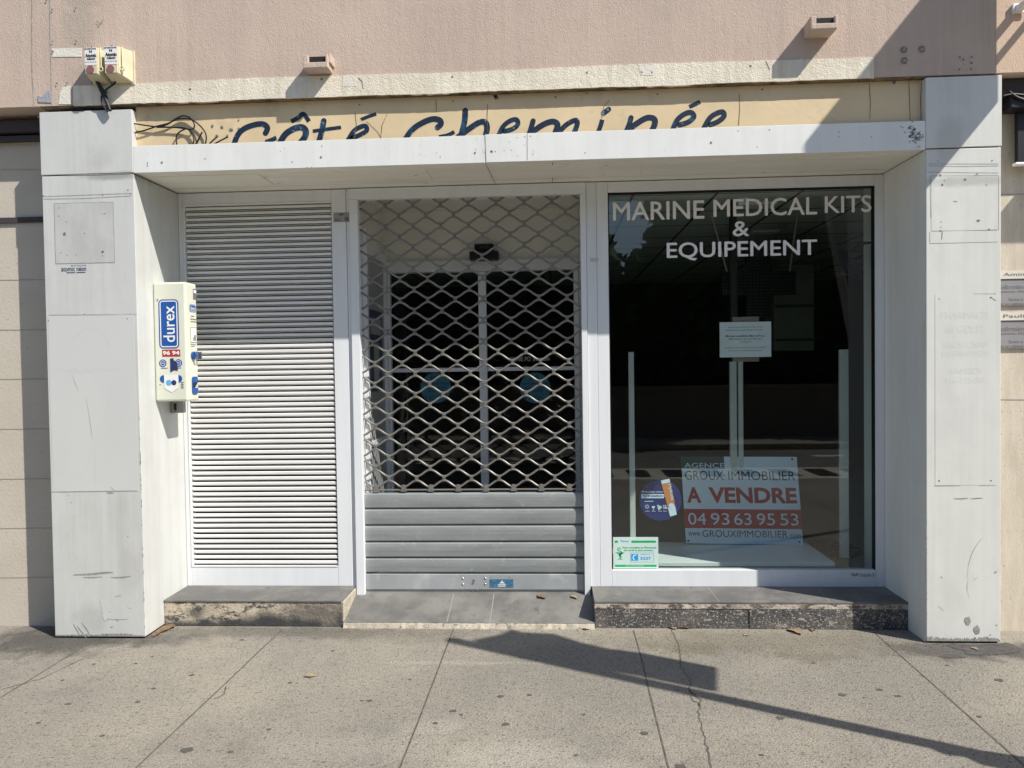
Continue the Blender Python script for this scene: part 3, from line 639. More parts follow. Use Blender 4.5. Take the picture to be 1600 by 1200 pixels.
for k in range(70):   # chipped foot of the cladding
    u = random.triangular(100, 230, 190); h = random.uniform(1, 7) * (1.4 if u > 140 else .7)
    q = [(u - random.uniform(1, 4), 999), (u + random.uniform(1, 5), 999), (u + random.uniform(-2, 2), 999 - h)]
    face(bm, [Vector((P(a, b_)[0], -.0012 - .00002 * k, max(P(a, b_)[1], .013))) for a, b_ in q])
for k in range(26):   # chipped corner edge
    v = random.triangular(560, 995, 900); z = P(225, v)[1]; hh = random.uniform(.003, .018)
    face(bm, [Vector((PLx1 - random.uniform(.002, .007), -.0018, z)), Vector((PLx1 + .0002, -.0018, z - hh / 2)), Vector((PLx1 + .0002, -.0018, z + hh)), Vector((PLx1 - .001, -.0018, z + hh))])
obj_each('scuff', bm, 'scuff', pl)
bm = B()
for pts, wd in (([(112, 545), (115, 530), (128, 517), (148, 513), (165, 525), (172, 545)], .02), ([(85, 577), (130, 579), (190, 577)], .028), ([(148, 705), (149, 730), (149, 757)], .014), ([(147, 705), (136, 730), (126, 756)], .007), ([(165, 620), (170, 640), (162, 660)], .012), ([(158, 935), (166, 950), (165, 970)], .06), ([(200, 945), (206, 950)], .02)):
    streak(bm, pts, wd, 0, .0014)
obj_each('smear', bm, 'faint', pl)
fs = fr(96, 414, 135, 426.5, 0, .0012)
bm = texts([('atomic néon', sub(fs, 0, .22, 1, .80), .01), ('04 93 95 35 05', sub(fs, .38, .82, 1, 1))])
plate(bm, sub(fs, .2, .0, .55, .09)); plate(bm, sub(fs, .6, .0, .96, .09)); obj('installer_sticker', bm, 'navyink', pl)

bm = B(); base_wear(bm, PLx0 + .004, PLx1 - .003, .022, lambda t: max(0, math.sin(4 * t + .2)) * .3 + (t > .35) * (.5 + .5 * math.sin(11 * t))); obj('base_wear', bm, 'wear', pl)
pr = thing('clad_pillar', 'white metal-clad pillar on the right with ghosted pharmacy opening hours', 'pillar', (2.27, .3, 0), 'white clad pillars')
zs = P(1505, 231)[1]
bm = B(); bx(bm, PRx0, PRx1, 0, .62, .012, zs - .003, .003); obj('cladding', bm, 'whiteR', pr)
bm = B(); bx(bm, PRx0 - .002, PRx0 - .0003, .006, W - .001, .002, zs - .004); obj('brightened_reveal', bm, 'white', pr)  # paler sheet over the shaded reveal, lifting its shade by colour
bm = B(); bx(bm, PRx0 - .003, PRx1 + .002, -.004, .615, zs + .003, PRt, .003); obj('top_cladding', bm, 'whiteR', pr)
bm = B(); bx(bm, PRx0 + .01, PRx1 - .01, .012, .6, 0, .012); bx(bm, PRx0 + .01, PRx1 - .01, .01, .6, zs - .003, zs + .003); obj('base_gap', bm, 'dark', pr)
bm = B(); slab(bm, fr(1455, 275, 1560, 360, 0, .0003), .0009); slab(bm, fr(1453, 361, 1560, 379, 0, .0004), .0012); obj_each('blank_plate', bm, 'whiteR', pr)
bm = B(); slab(bm, fr(1461, 460, 1555, 758, 0, .0003), .0007); obj('hours_plate', bm, 'whiteR', pr)
bm = B(); lines(bm, [[(1454, 275), (1560, 274)], [(1454, 275), (1455, 340)], [(1560, 275), (1560, 360)], [(1456, 361), (1558, 360)], [(1520, 459), (1555, 459)], [(1460, 759), (1500, 758.6)], [(1530, 758.2), (1556, 758)]], 0, .0022)
lines(bm, [[(1451, 256), (1560, 256)], [(1451, 259), (1500, 260), (1560, 259)], [(1450, 269), (1560, 270)], [(1453, 380), (1500, 379), (1558, 375)]], 0, .0022, .0015)
obj_each('gap_line', bm, 'gap', pr)
bm = B()
dots(bm, [(1469, 274, .006), (1475, 282), (1472, 289, .006), (1508, 281, .008), (1541, 289), (1527, 272), (1470, 347), (1470, 355), (1469, 361, .006), (1528, 345, .009), (1545, 359, .006), (1465, 252), (1550, 251), (1467, 467), (1548, 465, .006), (1554, 459), (1548, 751, .005), (1467, 751, .005)], 0, .0036, .35, .0017)
dots(bm, [(1460, 134, .006), (1549, 124, .006), (1557, 977), (1471, 902), (1547, 992)], 0, .0036, .35, .0017)
obj_each('screw_hole', bm, 'mark', pr)
bm = B()
for pts, wd in (([(1490, 779), (1503, 779), (1513, 778)], .006), ([(1516, 779), (1526, 778.5), (1536, 778)], .006), ([(1550, 466), (1556, 470)], .008), ([(1489, 315), (1496, 315)], .008), ([(1450, 229), (1500, 229), (1562, 228)], .008), ([(1513, 905), (1511, 920), (1515, 935)], .002), ([(1535, 840), (1522, 858), (1514, 880), (1511, 905)], .002), ([(1520, 907), (1527, 902)], .003), ([(1465, 946), (1476, 955)], .002), ([(1554, 895), (1557, 893)], .01), ([(1472, 360), (1471, 375)], .005)):
    streak(bm, pts, wd, 0, .0016)
for poly in ([(1508, 965), (1514, 963), (1517, 970), (1514, 977), (1510, 976), (1507, 970)], [(1522, 980), (1527, 976), (1531, 983), (1530, 990), (1525, 991), (1521, 985)]):
    face(bm, [Vector((P(u, v)[0], -.002, P(u, v)[1])) for u, v in poly])
for k in range(80):
    u = random.uniform(1450, 1562); h = random.uniform(1, 7)
    q = [(u - random.uniform(1, 4), 1002), (u + random.uniform(1, 4), 1002), (u + random.uniform(-2, 2), 1002 - h)]
    face(bm, [Vector((min(max(P(a, b_)[0], PRx0 + .002), PRx1 - .002), -.0012 - .00002 * k, max(P(a, b_)[1], .013))) for a, b_ in q])
for k in range(16):
    v = random.triangular(760, 1000, 960); z = P(1449, v)[1]; hh = random.uniform(.003, .014)
    face(bm, [Vector((PRx0 + random.uniform(.002, .006), -.0018, z)), Vector((PRx0 + .0005, -.0018, z - hh / 2)), Vector((PRx0 + .0005, -.0018, z + hh))])
obj_each('scuff', bm, 'scuff', pr)
bm = B(); base_wear(bm, PRx0 + .003, PRx1 - .003, .024, lambda t: .55 + .45 * math.sin(9 * t + 1)); obj('base_wear', bm, 'wear', pr)
bm = B(); y_ = .0015
bm = texts([('PHARMACIE', fr(1470, 487, 1545, 498, 0, y_), 0), ('du GOLFE', fr(1477, 508, 1538, 520, 0, y_), 0), ('8h45-12h30', fr(1474, 534, 1541, 544, 0, y_), 0),
            ('14H30-19H30', fr(1472, 548, 1544, 557, 0, y_), 0), ('SAMEDI', fr(1483, 575, 1532, 584, 0, y_), 0), ('9h-12h30', fr(1477, 590, 1538, 599, 0, y_), 0)])
obj('ghost_lettering', bm, 'ghost', pr)

# ================================================================== LINTEL + SOFFIT
ln = thing('lintel', 'long white metal lintel spanning the shopfront between the two pillars', 'lintel', (0, .2, LZ0))
bm = B(); xm = P(758, 240)[0]
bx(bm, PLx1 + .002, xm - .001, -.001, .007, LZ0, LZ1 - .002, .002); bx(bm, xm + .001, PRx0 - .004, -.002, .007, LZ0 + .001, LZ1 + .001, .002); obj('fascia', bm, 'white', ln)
bm = B(); bx(bm, PLx1 + .001, PRx0 - .001, .008, .62, LZ0 + .004, LZ0 + .06)
for a, b_ in ((-2.36, -1.72), (-1.56, -.72), (-.30, .30), (.55, 1.9)): bx(bm, a, b_, .10, .36, LZ0 - .001, LZ0 + .004, .001)
obj('soffit', bm, 'soffit', ln)
bm = B()
for x, x2 in ((xm, xm + .02), (.02, .02), (-2.413, -2.413), (2.064, 2.064)): ribbon(bm, [Vector((x, .033, LZ0 + .0015)), Vector((x2, .5, LZ0 + .0015))], .004, (0, 0, -1))
ribbon(bm, [Vector((-2.41, .40, LZ0 + .0015)), Vector((2.06, .40, LZ0 + .0015))], .003, (0, 0, -1))
lines(bm, [[(758, 209), (760, 253)], [(824, 209), (824, 250)]], 0, .0025, .0035); obj_each('gap_line', bm, 'gap', ln)
bm = B()
dots(bm, [(231, 255), (231, 259), (253, 254, .006), (321, 248), (503, 228), (502, 246, .006), (457, 253), (688, 245), (742, 239, .006), (768, 237, .007), (774, 237), (829, 213), (820, 214), (914, 239), (1111, 223, .007), (1153, 205), (1183, 230), (1202, 203), (1311, 207), (1310, 214), (1361, 214), (480, 262), (487, 262)], 0, .0034, .35, .0030)
for k in range(60):
    u, v = random.gauss(1430, 9), random.gauss(210, 8)
    if v > 190 and v < 231 and u < 1444:
        x, z = P(u, v); q = [Vector((x, -.0031, z)), Vector((x + random.uniform(-.012, .012), -.0031, z + random.uniform(-.01, .01))), Vector((x + random.uniform(-.02, .02), -.0031, z + random.uniform(-.014, .014)))]
        if (q[1] - q[0]).length > .004 and (q[2] - q[1]).length > .004: ribbon(bm, q, .003, (0, -1, 0))
for k in range(45):
    u = random.choice((random.gauss(740, 50), random.uniform(215, 1430))); v = random.uniform(198, 245); x, z = P(u, v)
    if LZ0 + .01 < z < LZ1 - .01 and x < 2.04 and x > -2.4: disc(bm, (x, -.0031, z), (1, 0, 0), (0, 0, 1), random.uniform(.001, .0028), 6, .3)
obj_each('screw_hole', bm, 'mark', ln)
bm = B()
for u, v, d in ((415, 277, .2), (436, 287, .26), (650, 274, .2), (664, 287, .26), (947, 259, .2), (943, 273, .3), (865, 281, .3), (1193, 270, .25), (760, 293, .4), (1008, 300, .4)):
    x, y = G(u, v, LZ0 - .002); ribbon(bm, [Vector((x - .012, y, LZ0 - .002)), Vector((x + .012, y + random.uniform(-.01, .01), LZ0 - .002))], .006, (0, 0, -1))
obj_each('scuff', bm, 'mark', ln)

# ================================================================== STEPS AND THRESHOLD
def quad_step(name, lab, x0, x1, fm, sidem):
    t = thing(name, lab, 'step', ((x0 + x1) / 2, .35, 0), 'tiled steps in front of the shopfront')
    bm = B(); bx(bm, x0, x1, .212, .62, 0, ZS - .012, .004); obj('riser', bm, fm, t)
    bm = B(); bx(bm, x0, x1 + .001, .206, .62, ZS - .0118, ZS, .002); obj('tread', bm, 'tile', t)
    return t
xL1 = P(556, 915, .4)[0]; xLf = P(534, 955, .21)[0]
st = quad_step('step', 'low tiled step with flaking cream riser beneath the louvred panel', PLx1 + .001, xLf, 'stepcream', None)
bm = B(); bx(bm, xLf + .0015, xLf + .012, .213, .60, 0, ZS - .012, .003); obj('side', bm, 'stepside', st)
bm = B(); ribbon(bm, [Vector((-1.84, .21, ZS + .001)), Vector((-1.71, .505, ZS + .001))], .004, (0, 0, 1)); obj('tile_joint', bm, 'grout', st)
xR0 = P(929, 960, .21)[0]
st2 = quad_step('step', 'low tiled step with black flaking riser beneath the display window', xR0, PRx0 - .001, 'stepdark', None)
bm = B(); bx(bm, xR0 + .001, PRx0 - .003, .2085, .2115, ZS - .043, ZS - .0125, .0005); obj('mortar_strip', bm, 'steplip', st2)
bm = B()
for x in (.975, 1.62): ribbon(bm, [Vector((x, .2075, ZS + .001)), Vector((x + .05 * (x - 1.1), .505, ZS + .001))], .004, (0, 0, 1))
obj_each('tile_joint', bm, 'grout', st2)
x0_, x1_, z0_, z1_ = RC(1171, 953, 1330, 980, .21)
bm = B(); bx(bm, x0_, PRx0 - .004, .2065, .2115, .002, ZS - .046, .001); obj('patch_board', bm, 'stepdark', st2)
th = thing('threshold', 'sloping grey tiled threshold before the roller grille, between the two steps', 'threshold', (-.5, .35, 0))
yf, zf, zbk = .205, .030, .113
bm = B(); prism(bm, [Vector((xLf + .013, yf, 0)), Vector((xLf + .013, yf, zf)), Vector((xLf + .013, .62, zbk + .03)), Vector((xLf + .013, .62, 0))], Vector((xR0 - xLf - .014, 0, 0))); obj('ramp', bm, 'tile', th)
bm = B(); n = 60; xs = [xLf + .013 + i * (xR0 - xLf - .014) / n for i in range(n + 1)]
f0 = [Vector((x, yf - .012 - random.uniform(0, .012), 0)) for x in xs]; f1 = [Vector((x, yf - .004 - random.uniform(0, .006), zf - random.uniform(.003, .008))) for x in xs]; f2 = [Vector((x, yf + .004, zf - .001)) for x in xs]
A_ = [[bm.verts.new(p) for p in r] for r in (f0, f1, f2)]
for r0, r1 in zip(A_, A_[1:]):
    for i in range(n): bm.faces.new((r0[i], r0[i + 1], r1[i + 1], r1[i]))
obj('mortar_lip', bm, 'stepside', th)
sl_ = (zbk + .03 - zf) / (.62 - yf)
bm = B()
for (u0, v0, u1, v1) in ((698, 971, 709, 932), (765, 972, 772, 932)):
    p0 = P(u0, v0, yf)[0]; p1 = P(u1, v1, .505)[0]
    ribbon(bm, [Vector((p0, yf + .004, zf + .0025)), Vector((p1, .508, zf + .0018 + sl_ * (.508 - yf)))], .005, (0, 0, 1))
obj_each('tile_joint', bm, 'grout', th)

# ================================================================== LOUVRED PANEL
ZT = 2.733
lv = thing('louvred_panel', 'tall white louvred shutter panel between the left pillar and the roller grille', 'louvred panel', (-1.9, .53, ZS))
a0 = PLx1 + .002; a1 = P(295, 600, W)[0] - .0; a2 = P(523, 600, W)[0]; a3 = P(546, 600, W)[0]
zt_ = P(410, 317, W)[1]; zb_ = P(410, 886, W)[1]
bm = B(); bx(bm, a0, a1 - .012, W, W + .06, ZS, ZT, .002); bx(bm, a2, a3 - .0015, W, W + .06, ZS, ZT, .002)
bx(bm, a1 - .011, a2 - .001, W + .0005, W + .06, ZS, zb_, .002); bx(bm, a1 - .011, a2 - .001, W + .0005, W + .06, zt_, ZT, .002); obj('frame', bm, 'alu', lv)
bm = B(); bx(bm, a1 - .010, a1, W - .004, W + .05, zb_ + .001, zt_ - .001, .001); bx(bm, a1, a2 - .002, W - .003, W + .05, zb_ + .001, zb_ + .008, .001); bx(bm, a1, a2 - .002, W - .003, W + .05, zt_ - .010, zt_ - .001, .001); obj('inner_frame', bm, 'louvre', lv)
bm = B(); n = 68; z0 = zb_ + .010; pz = (zt_ - .012 - z0) / n
prof = [(.0, .0125), (.0, .0265), (.0035, .0300), (.009, .0300), (.009, .0125)]; prof2 = [(.020, .0035), (.020, .0115), (.024, .0115), (.024, .0035)]
for i in range(n):
    zz = z0 + i * pz; jx = random.uniform(-.0015, .0015); jy = random.uniform(-.0008, .0008)
    xa = a1 + .004 + jx; xb = a2 - .006
    for pf in (prof, prof2): prism(bm, [Vector((xa, W + .008 + y + jy, zz + z * pz / .0345)) for y, z in pf], Vector((xb - xa, 0, 0)))
obj('slat_panel', bm, 'louvre', lv)
bm = B(); bx(bm, a1 - .002, a2 + .002, W + .055, W + .07, zb_, zt_); obj('back_panel', bm, 'dark', lv)
# sticker on the post beside it
fz = fr(521, 332, 546, 347, W, .0015); bm = B(); plate(bm, fz); so_ = obj('label_sticker', bm, 'plaque', lv)
bm = B(); plate(bm, sub(fz, .08, .12, .48, .22, .0005)); plate(bm, sub(fz, .08, .28, .4, .36, .0005)); plate(bm, sub(fz, .7, .12, .95, .5, .0005)); o_, U_, V_ = sub(fz, .25, .62, .75, .95, .0005); face(bm, [o_ + U_ * .5, o_ + U_ + V_ * .5, o_ + U_ * .5 + V_, o_ + V_ * .5]); obj('print', bm, 'inkgrey', so_)

# ================================================================== ROLLER GRILLE
rg = thing('roller_grille', 'closed metal roller grille with open wave mesh above solid slats', 'roller grille', (-.5, .55, .11))
g0 = P(565, 620, W)[0]; g1 = P(910, 620, W)[0]; gzt = P(735, 308, W)[1]
post0 = a3; post1 = P(552, 620, W)[0]
bm = B(); bx(bm, post0 + .0015, post1 - .001, W + .001, W + .06, .10, ZT, .002); bx(bm, post1 + .001, g0, W - .014, W + .075, .108, gzt + .001, .002); obj('guide_rail', bm, 'alu', rg)
h1 = P(919, 620, W)[0]
bm = B(); bx(bm, g1, h1 - .001, W - .014, W + .075, .108, gzt + .001, .002); obj('guide_rail', bm, 'alu', rg)
bm = B(); bx(bm, post1 + .001, h1 - .001, W - .010, W + .07, gzt + .002, ZT, .002); obj('header', bm, 'alu', rg)
Yg = W + .035
lam = .1795; xn = P(587, 700, Yg)[0]
zmt = P(735, 300, Yg)[1]; zmb = P(735, 762, Yg)[1]; nr = 28; ps = (zmt - zmb) / nr; amp = .0215
bm = B(); cl = B()
for i in range(nr + 1):
    zc = zmb + .028 + i * ps; sg = -1 if i % 2 == 0 else 1; pts = []
    n = int((g1 - g0) / .0085); dj = random.uniform(-.004, .004); dzj = random.uniform(-.0015, .0015)
    for k in range(n + 1):
        x = g0 + .002 + (g1 - g0 - .004) * k / n; t = 2 * math.pi * (x - xn - dj) / lam
        z = zc + dzj + sg * (amp * math.cos(t))
        if z < gzt + .03: pts.append(Vector((x, Yg, z)))
        elif len(pts) > 3: tube(bm, pts, .0073, 8); pts = []
        else: pts = []
    if len(pts) > 3: tube(bm, pts, .0073, 8)
    # clips where this rod's crests meet the next rod's troughs
    k0 = math.floor((g0 - xn) / lam) - 1
    for k in range(k0, k0 + 12):
        xc = xn + dj + k * lam + (0 if sg > 0 else lam / 2); zz = zc + ps / 2
        if g0 + .012 < xc < g1 - .012 and zz < gzt + .01 and i < nr:
            for d in (-.0098, .0098): bx(cl, xc - .0108, xc + .0108, Yg - .0105, Yg + .0085, zz + d - .0086, zz + d + .0086, .0022)
mc = bpy.data.meshes.new('t'); cl.to_mesh(mc); cl.free(); nf = len(bm.faces); bm.from_mesh(mc); bpy.data.meshes.remove(mc)
wm = obj('wave_mesh', bm, 'rod', rg, True)
for p_ in wm.data.polygons:
    if p_.index >= nf: p_.use_smooth = False
bm = B()
zr = P(735, 765, Yg)[1]; tube(bm, [Vector((g0 + .002, Yg, zr)), Vector((g1 - .002, Yg, zr))], .006, 8)
for k in range(-2, 9):
    xc = xn + k * lam 
    if g0 < xc < g1 - .02: prism(bm, [Vector((xc - .02, Yg - .009, zr - .01)), Vector((xc + .02, Yg - .009, zr - .01)), Vector((xc + .011, Yg - .009, zr + .034)), Vector((xc - .011, Yg - .009, zr + .034))], Vector((0, .014, 0)))
obj('base_bar', bm, 'rod', rg)
vsl = [769, 794, 820, 846, 871, 895]
for va, vb in zip(vsl, vsl[1:]):
    bm = B()
    zt2 = P(735, va, Yg)[1]; zb2 = P(735, vb, Yg)[1]; h = zt2 - zb2
    pf = [(.004, .0), (-.002, .004), (-.0125, .011), (-.016, .05 * 1), (-.0155, h - .030), (-.0125, h - .013), (-.004, h - .005), (.004, h - .001)]
    prism(bm, [Vector((g0 + .001, Yg + y, zb2 + z)) for y, z in pf] + [Vector((g0 + .001, Yg + .012, zb2 + h - .001)), Vector((g0 + .001, Yg + .012, zb2))], Vector((g1 - g0 - .002, 0, 0)))
    obj('solid_slat', bm, 'steel', rg)
zt2 = P(735, 896, Yg)[1]; zb2 = P(735, 920, Yg)[1]
bm = B(); bx(bm, g0 + .002, g1 - .004, Yg - .017, Yg + .01, zb2, zt2 - .001, .003); bx(bm, g0 + .002, g1 - .002, Yg - .003, Yg + .008, zb2 - .018, zb2 - .001); bx(bm, g0 + .002, g1 - .002, Yg - .022, Yg + .012, zb2 - .034, zb2 - .019, .002); br_ = obj('bottom_rail', bm, 'zinc', rg)
bm = B()
for u, v in ((723, 904), (723, 913), (758, 904), (758, 913)):
    x, z = P(u, v, Yg - .017); bmesh.ops.create_uvsphere(bm, u_segments=10, v_segments=6, radius=.008, matrix=Matrix.Translation((x, Yg - .017, z)) @ Matrix.Diagonal((1, .45, 1, 1)))
obj_each('rivet', bm, 'chrome', br_)
bm = B(); dots(bm, [(740, 907, .010), (739, 912, .008), (767, 902, .004), (796, 902, .004), (739, 922, .007), (746, 922, .007)], Yg - .017, .006, .25, .0015); obj_each('screw_hole', bm, 'mark', br_)
fz = fr(765, 905, 802, 918, Yg - .017, .0015); bm = B(); plate(bm, fz); lb = obj('maker_sticker', bm, K['blue'] if 0 else mat('worn_blue', (.04, .13, .24), .5, col2=(.10, .22, .33), vs=60), br_)
bm = B(); plate(bm, sub(fz, .35, .12, .68, .22, .0006)); plate(bm, sub(fz, .35, .3, .68, .4, .0006)); o_, U_, V_ = sub(fz, .4, .5, .66, .95, .0006); face(bm, [o_, o_ + U_, o_ + U_ * .6 + V_ * .5, o_ + U_ * .5 + V_, o_ + U_ * .4 + V_ * .5]); obj('print', bm, 'paper', lb)

# ================================================================== VESTIBULE + SLIDING DOOR
Yd = 1.26
vs_ = thing('vestibule', 'white entrance recess behind the roller grille', 'vestibule', (-.5, .9, .16))
vx0 = -1.236; vx1 = .205
bm = B(); bx(bm, vx0 - .06, vx0, W + .08, Yd + .1, .1, 2.80); obj('side_wall', bm, 'vestwall', vs_)
bm = B(); bx(bm, vx0, vx0 + .012, .66, 1.16, .35, 2.33, .002); pn = obj('side_panel', bm, 'vestgrey', vs_)
bm = B(); bx(bm, vx0, vx0 + .03, .605, .65, .2, 2.5, .003); bx(bm, vx0, vx0 + .03, 1.17, 1.22, .2, 2.5, .003); bx(bm, vx0, vx0 + .03, .651, 1.169, 2.34, 2.40, .003); bx(bm, vx0, vx0 + .028, .651, 1.169, 1.05, 1.085, .003); obj('panel_frame', bm, 'alu', vs_)
bm = B(); bx(bm, vx0 + .013, vx0 + .016, .70, 1.08, 1.42, 1.98); ps_ = obj('poster', bm, 'poster', vs_)
bm = B(); fq = (Vector((vx0 + .0175, .70, 1.42)), Vector((0, .38, 0)), Vector((0, 0, .56))); plate(bm, sub(fq, .1, .70, .9, .9)); plate(bm, sub(fq, .3, .1, .7, .6)); obj('print', bm, 'vestgrey', ps_)
bm = B(); bx(bm, vx0, vx1, W + .08, Yd + .1, 2.735, 2.80); obj('ceiling', bm, 'vestwall', vs_)
bm = B(); bx(bm, vx0, vx1, W + .12, Yd + .1, .08, .15); obj('floor', bm, 'shopfloor', vs_)
zdt = P(757, 425, Yd)[1]
bm = B(); bx(bm, vx0, vx1, Yd - .02, Yd + .1, zdt + .085, 2.734); obj('over_door_wall', bm, 'vestwall', vs_)
bm = B(); bx(bm, -.62, -.40, .84, .96, 2.718, 2.7345, .004); li = obj('ceiling_lamp', bm, 'vinyl', vs_)
sd = thing('sliding_door', 'glazed double sliding door with white frame seen through the roller grille', 'door', (-.5, Yd, .15))
xd0 = P(600, 600, Yd)[0]; xd1 = P(613, 600, Yd)[0]; xm0 = P(750, 600, Yd)[0]; xm1 = P(762, 600, Yd)[0]; xe0 = P(898, 600, Yd)[0]
zt0 = P(757, 580, Yd)[1]; zt1 = P(757, 574, Yd)[1]
bm = B(); bx(bm, xd0 - .02, xd1, Yd - .03, Yd + .03, .15, zdt, .003); bx(bm, xm0, xm1, Yd - .03, Yd + .03, .15, zdt, .003); bx(bm, xe0, vx1 - .002, Yd - .03, Yd + .03, .15, zdt, .003)
bx(bm, vx0 + .001, vx1 - .001, Yd - .06, Yd + .03, zdt + .001, zdt + .084, .004)
bx(bm, xd1, xm0, Yd - .02, Yd + .02, zt0, zt1, .002); bx(bm, xm1, xe0, Yd - .02, Yd + .02, zt0, zt1, .002); obj('frame', bm, 'alu', sd)
for xa, xb in ((xd1, xm0), (xm1, xe0)):
    bm = B(); bx(bm, xa + .001, xb - .001, Yd - .004, Yd + .004, .16, zdt - .001); pn = obj('pane', bm, 'doorglass', sd)
ms = thing('motion_sensor', 'black door motion sensor above the sliding door mullion', 'sensor', (-.5, Yd - .08, zdt))
fz = RC(734, 393, 779, 407, Yd - .1); bm = B(); bx(bm, fz[0], fz[1], Yd - .13, Yd - .021, fz[2], fz[3], .008); obj('body', bm, 'black', ms)
fz = RC(741, 381, 771, 392, Yd - .06); bm = B(); bx(bm, fz[0], fz[1], Yd - .06, Yd - .021, fz[2], fz[3], .003); obj('bracket', bm, 'black', ms)
bm = texts([('Stop', fr(750, 384, 764, 389, Yd - .06, .001))]); obj('label', bm, 'inkgrey', ms)
def round_sticker(u, v, lab):
    Ys = Yd - .0055; x, z = P(u, v, Ys); r = 24 * (Ys + 4.2) / F
    t = thing('door_sticker', lab, 'sticker', (x, Ys, z), 'round blue stickers on the sliding door')
    bm = B(); c_ = [Vector((x + r * math.cos(2 * math.pi * k / 36), Ys, z + r * math.sin(2 * math.pi * k / 36))) for k in range(36)]; prism(bm, c_, Vector((0, -.001, 0))); obj('disc', bm, 'teal', t)
    f = (Vector((x - r, Ys - .002, z - r)), Vector((2 * r, 0, 0)), Vector((0, 0, 2 * r)))
    bm = texts([('ici', sub(f, .34, .74, .60, .94), .03), ('votre pharmacien', sub(f, .06, .585, .94, .68), .02), ('vaccine contre', sub(f, .14, .475, .86, .55), .02), ('la GRIPPE', sub(f, .27, .36, .75, .45), .03)])
    plate(bm, sub(f, .32, .22, .62, .24)); plate(bm, sub(f, .32, .12, .62, .14)); plate(bm, sub(f, .30, .12, .33, .24)); plate(bm, sub(f, .62, .12, .64, .24)); plate(bm, sub(f, .64, .17, .82, .185)); plate(bm, sub(f, .18, .17, .3, .185)); plate(bm, sub(f, .16, .10, .19, .26))
    for k in range(5): plate(bm, sub(f, .38 + k * .05, .14, .39 + k * .05, .19))
    obj('lettering', bm, 'tealdark', t)
round_sticker(681, 606, 'round blue flu-vaccine sticker on the left leaf of the sliding door')
round_sticker(836, 606, 'round blue flu-vaccine sticker on the right leaf of the sliding door')
bm = texts([('ANNIE PO', fr(796, 557.5, 829, 564.5, Yd, .0055)), ('pharmacien', fr(833, 557.5, 859, 565.5, Yd, .0055))]); obj('lettering', bm, 'vinyl2', sd)

# ================================================================== DISPLAY WINDOW
dw = thing('display_window', 'large shop window with three lines of white capital lettering along its top', 'shop window', (1.2, .53, ZS))
b0 = h1; bm_ = P(935, 620, W)[0]; b1 = P(953, 620, W)[0]; b2 = P(1368.5, 620, W)[0]; b3 = PRx0 - .002
wz0 = P(1160, 891, W)[1]; wz1 = P(1160, 295, W)[1]
bm = B(); bx(bm, b0 + .001, bm_ - .001, W - .002, W + .06, ZS, ZT, .002); bx(bm, bm_ + .0005, b1, W, W + .06, ZS, ZT, .002); bx(bm, b2, b3, W, W + .06, ZS, ZT, .002)
bx(bm, b1 + .001, b2 - .001, W + .0008, W + .06, wz1, ZT, .002); bx(bm, b1 + .001, b2 - .001, W + .0008, W + .06, ZS, wz0, .002); obj('frame', bm, 'alu', dw)
bm = B(); bx(bm, b1, b1 + .008, W + .012, W + .05, wz0 + .001, wz1 - .001); bx(bm, b2 - .006, b2, W + .012, W + .05, wz0 + .001, wz1 - .001); bx(bm, b1, b2, W + .012, W + .05, wz1 - .008, wz1 + .0002); obj('gasket', bm, 'black', dw)
bm = B(); Yp = W + .028; bx(bm, b1 + .008, b2 - .006, Yp, Yp + .006, wz0, wz1 - .008); obj('pane', bm, 'glass', dw)
yv = .0025
for ln_ in ([('MARINE', fr(958, 315, 1100, 343, Yp, yv), 0), ('MEDICAL', fr(1115, 310, 1276, 337, Yp, yv), 0), ('KITS', fr(1289, 306, 1361, 332, Yp, yv), 0)], [('&', fr(1145, 346, 1170, 369, Yp, yv), 0)], [('EQUIPEMENT', fr(1042, 377, 1276, 405, Yp, yv), 0)]):
    bm = B()
    for q in ln_: fat(bm, q[0], q[1], .0019)
    obj('lettering', bm, 'vinyl', dw)
bm = texts([('OpR', fr(1330, 895, 1341, 901, W, .0015), .02), ('Creacolor B 1', fr(1342, 895, 1369, 901, W, .0015))]); obj('maker_mark', bm, 'inkgrey', dw)
bm = B(); plate(bm, fr(922, 403, 935, 409, W, .0035)); obj('worn_sticker', bm, 'vinyl2', dw)

# notice taped inside the pane
Yi = Yp + .010
nt_ = thing('notice', 'white paper notice taped inside the shop window between the window posts', 'notice', (1.3, Yi, 1.6))
f = fr(1124.5, 503, 1205, 558, Yi, 0); bm = B(); slab(bm, f, -.001); obj('paper', bm, 'notice', nt_)
bm = texts([('Nous vous informons que votre', sub(f, .17, .82, .83, .88, .0006)), ('pharmacie est actuellement fermée.', sub(f, .12, .735, .84, .80, .0006)), ('Elle sera transférée début avril au :', sub(f, .11, .575, .89, .635, .0006), .03), ('1609 chemin de Saint Bernard', sub(f, .17, .49, .83, .55, .0006)), ('à Vallauris', sub(f, .39, .41, .62, .46, .0006)),
            ('Au plaisir de vous retrouver très bientôt', sub(f, .09, .24, .91, .30, .0006)), ('dans notre nouvelle pharmacie !', sub(f, .17, .155, .83, .215, .0006))]); obj('lettering', bm, 'inkgrey', nt_)
cdb = thing('cardboard', 'brown cardboard strip behind the paper notice in the window', 'cardboard', (1.3, Yi + .02, 1.55))
bm = B(); slab(bm, fr(1145, 495, 1186, 565, Yi + .012, 0), -.004); obj('sheet', bm, 'card', cdb)
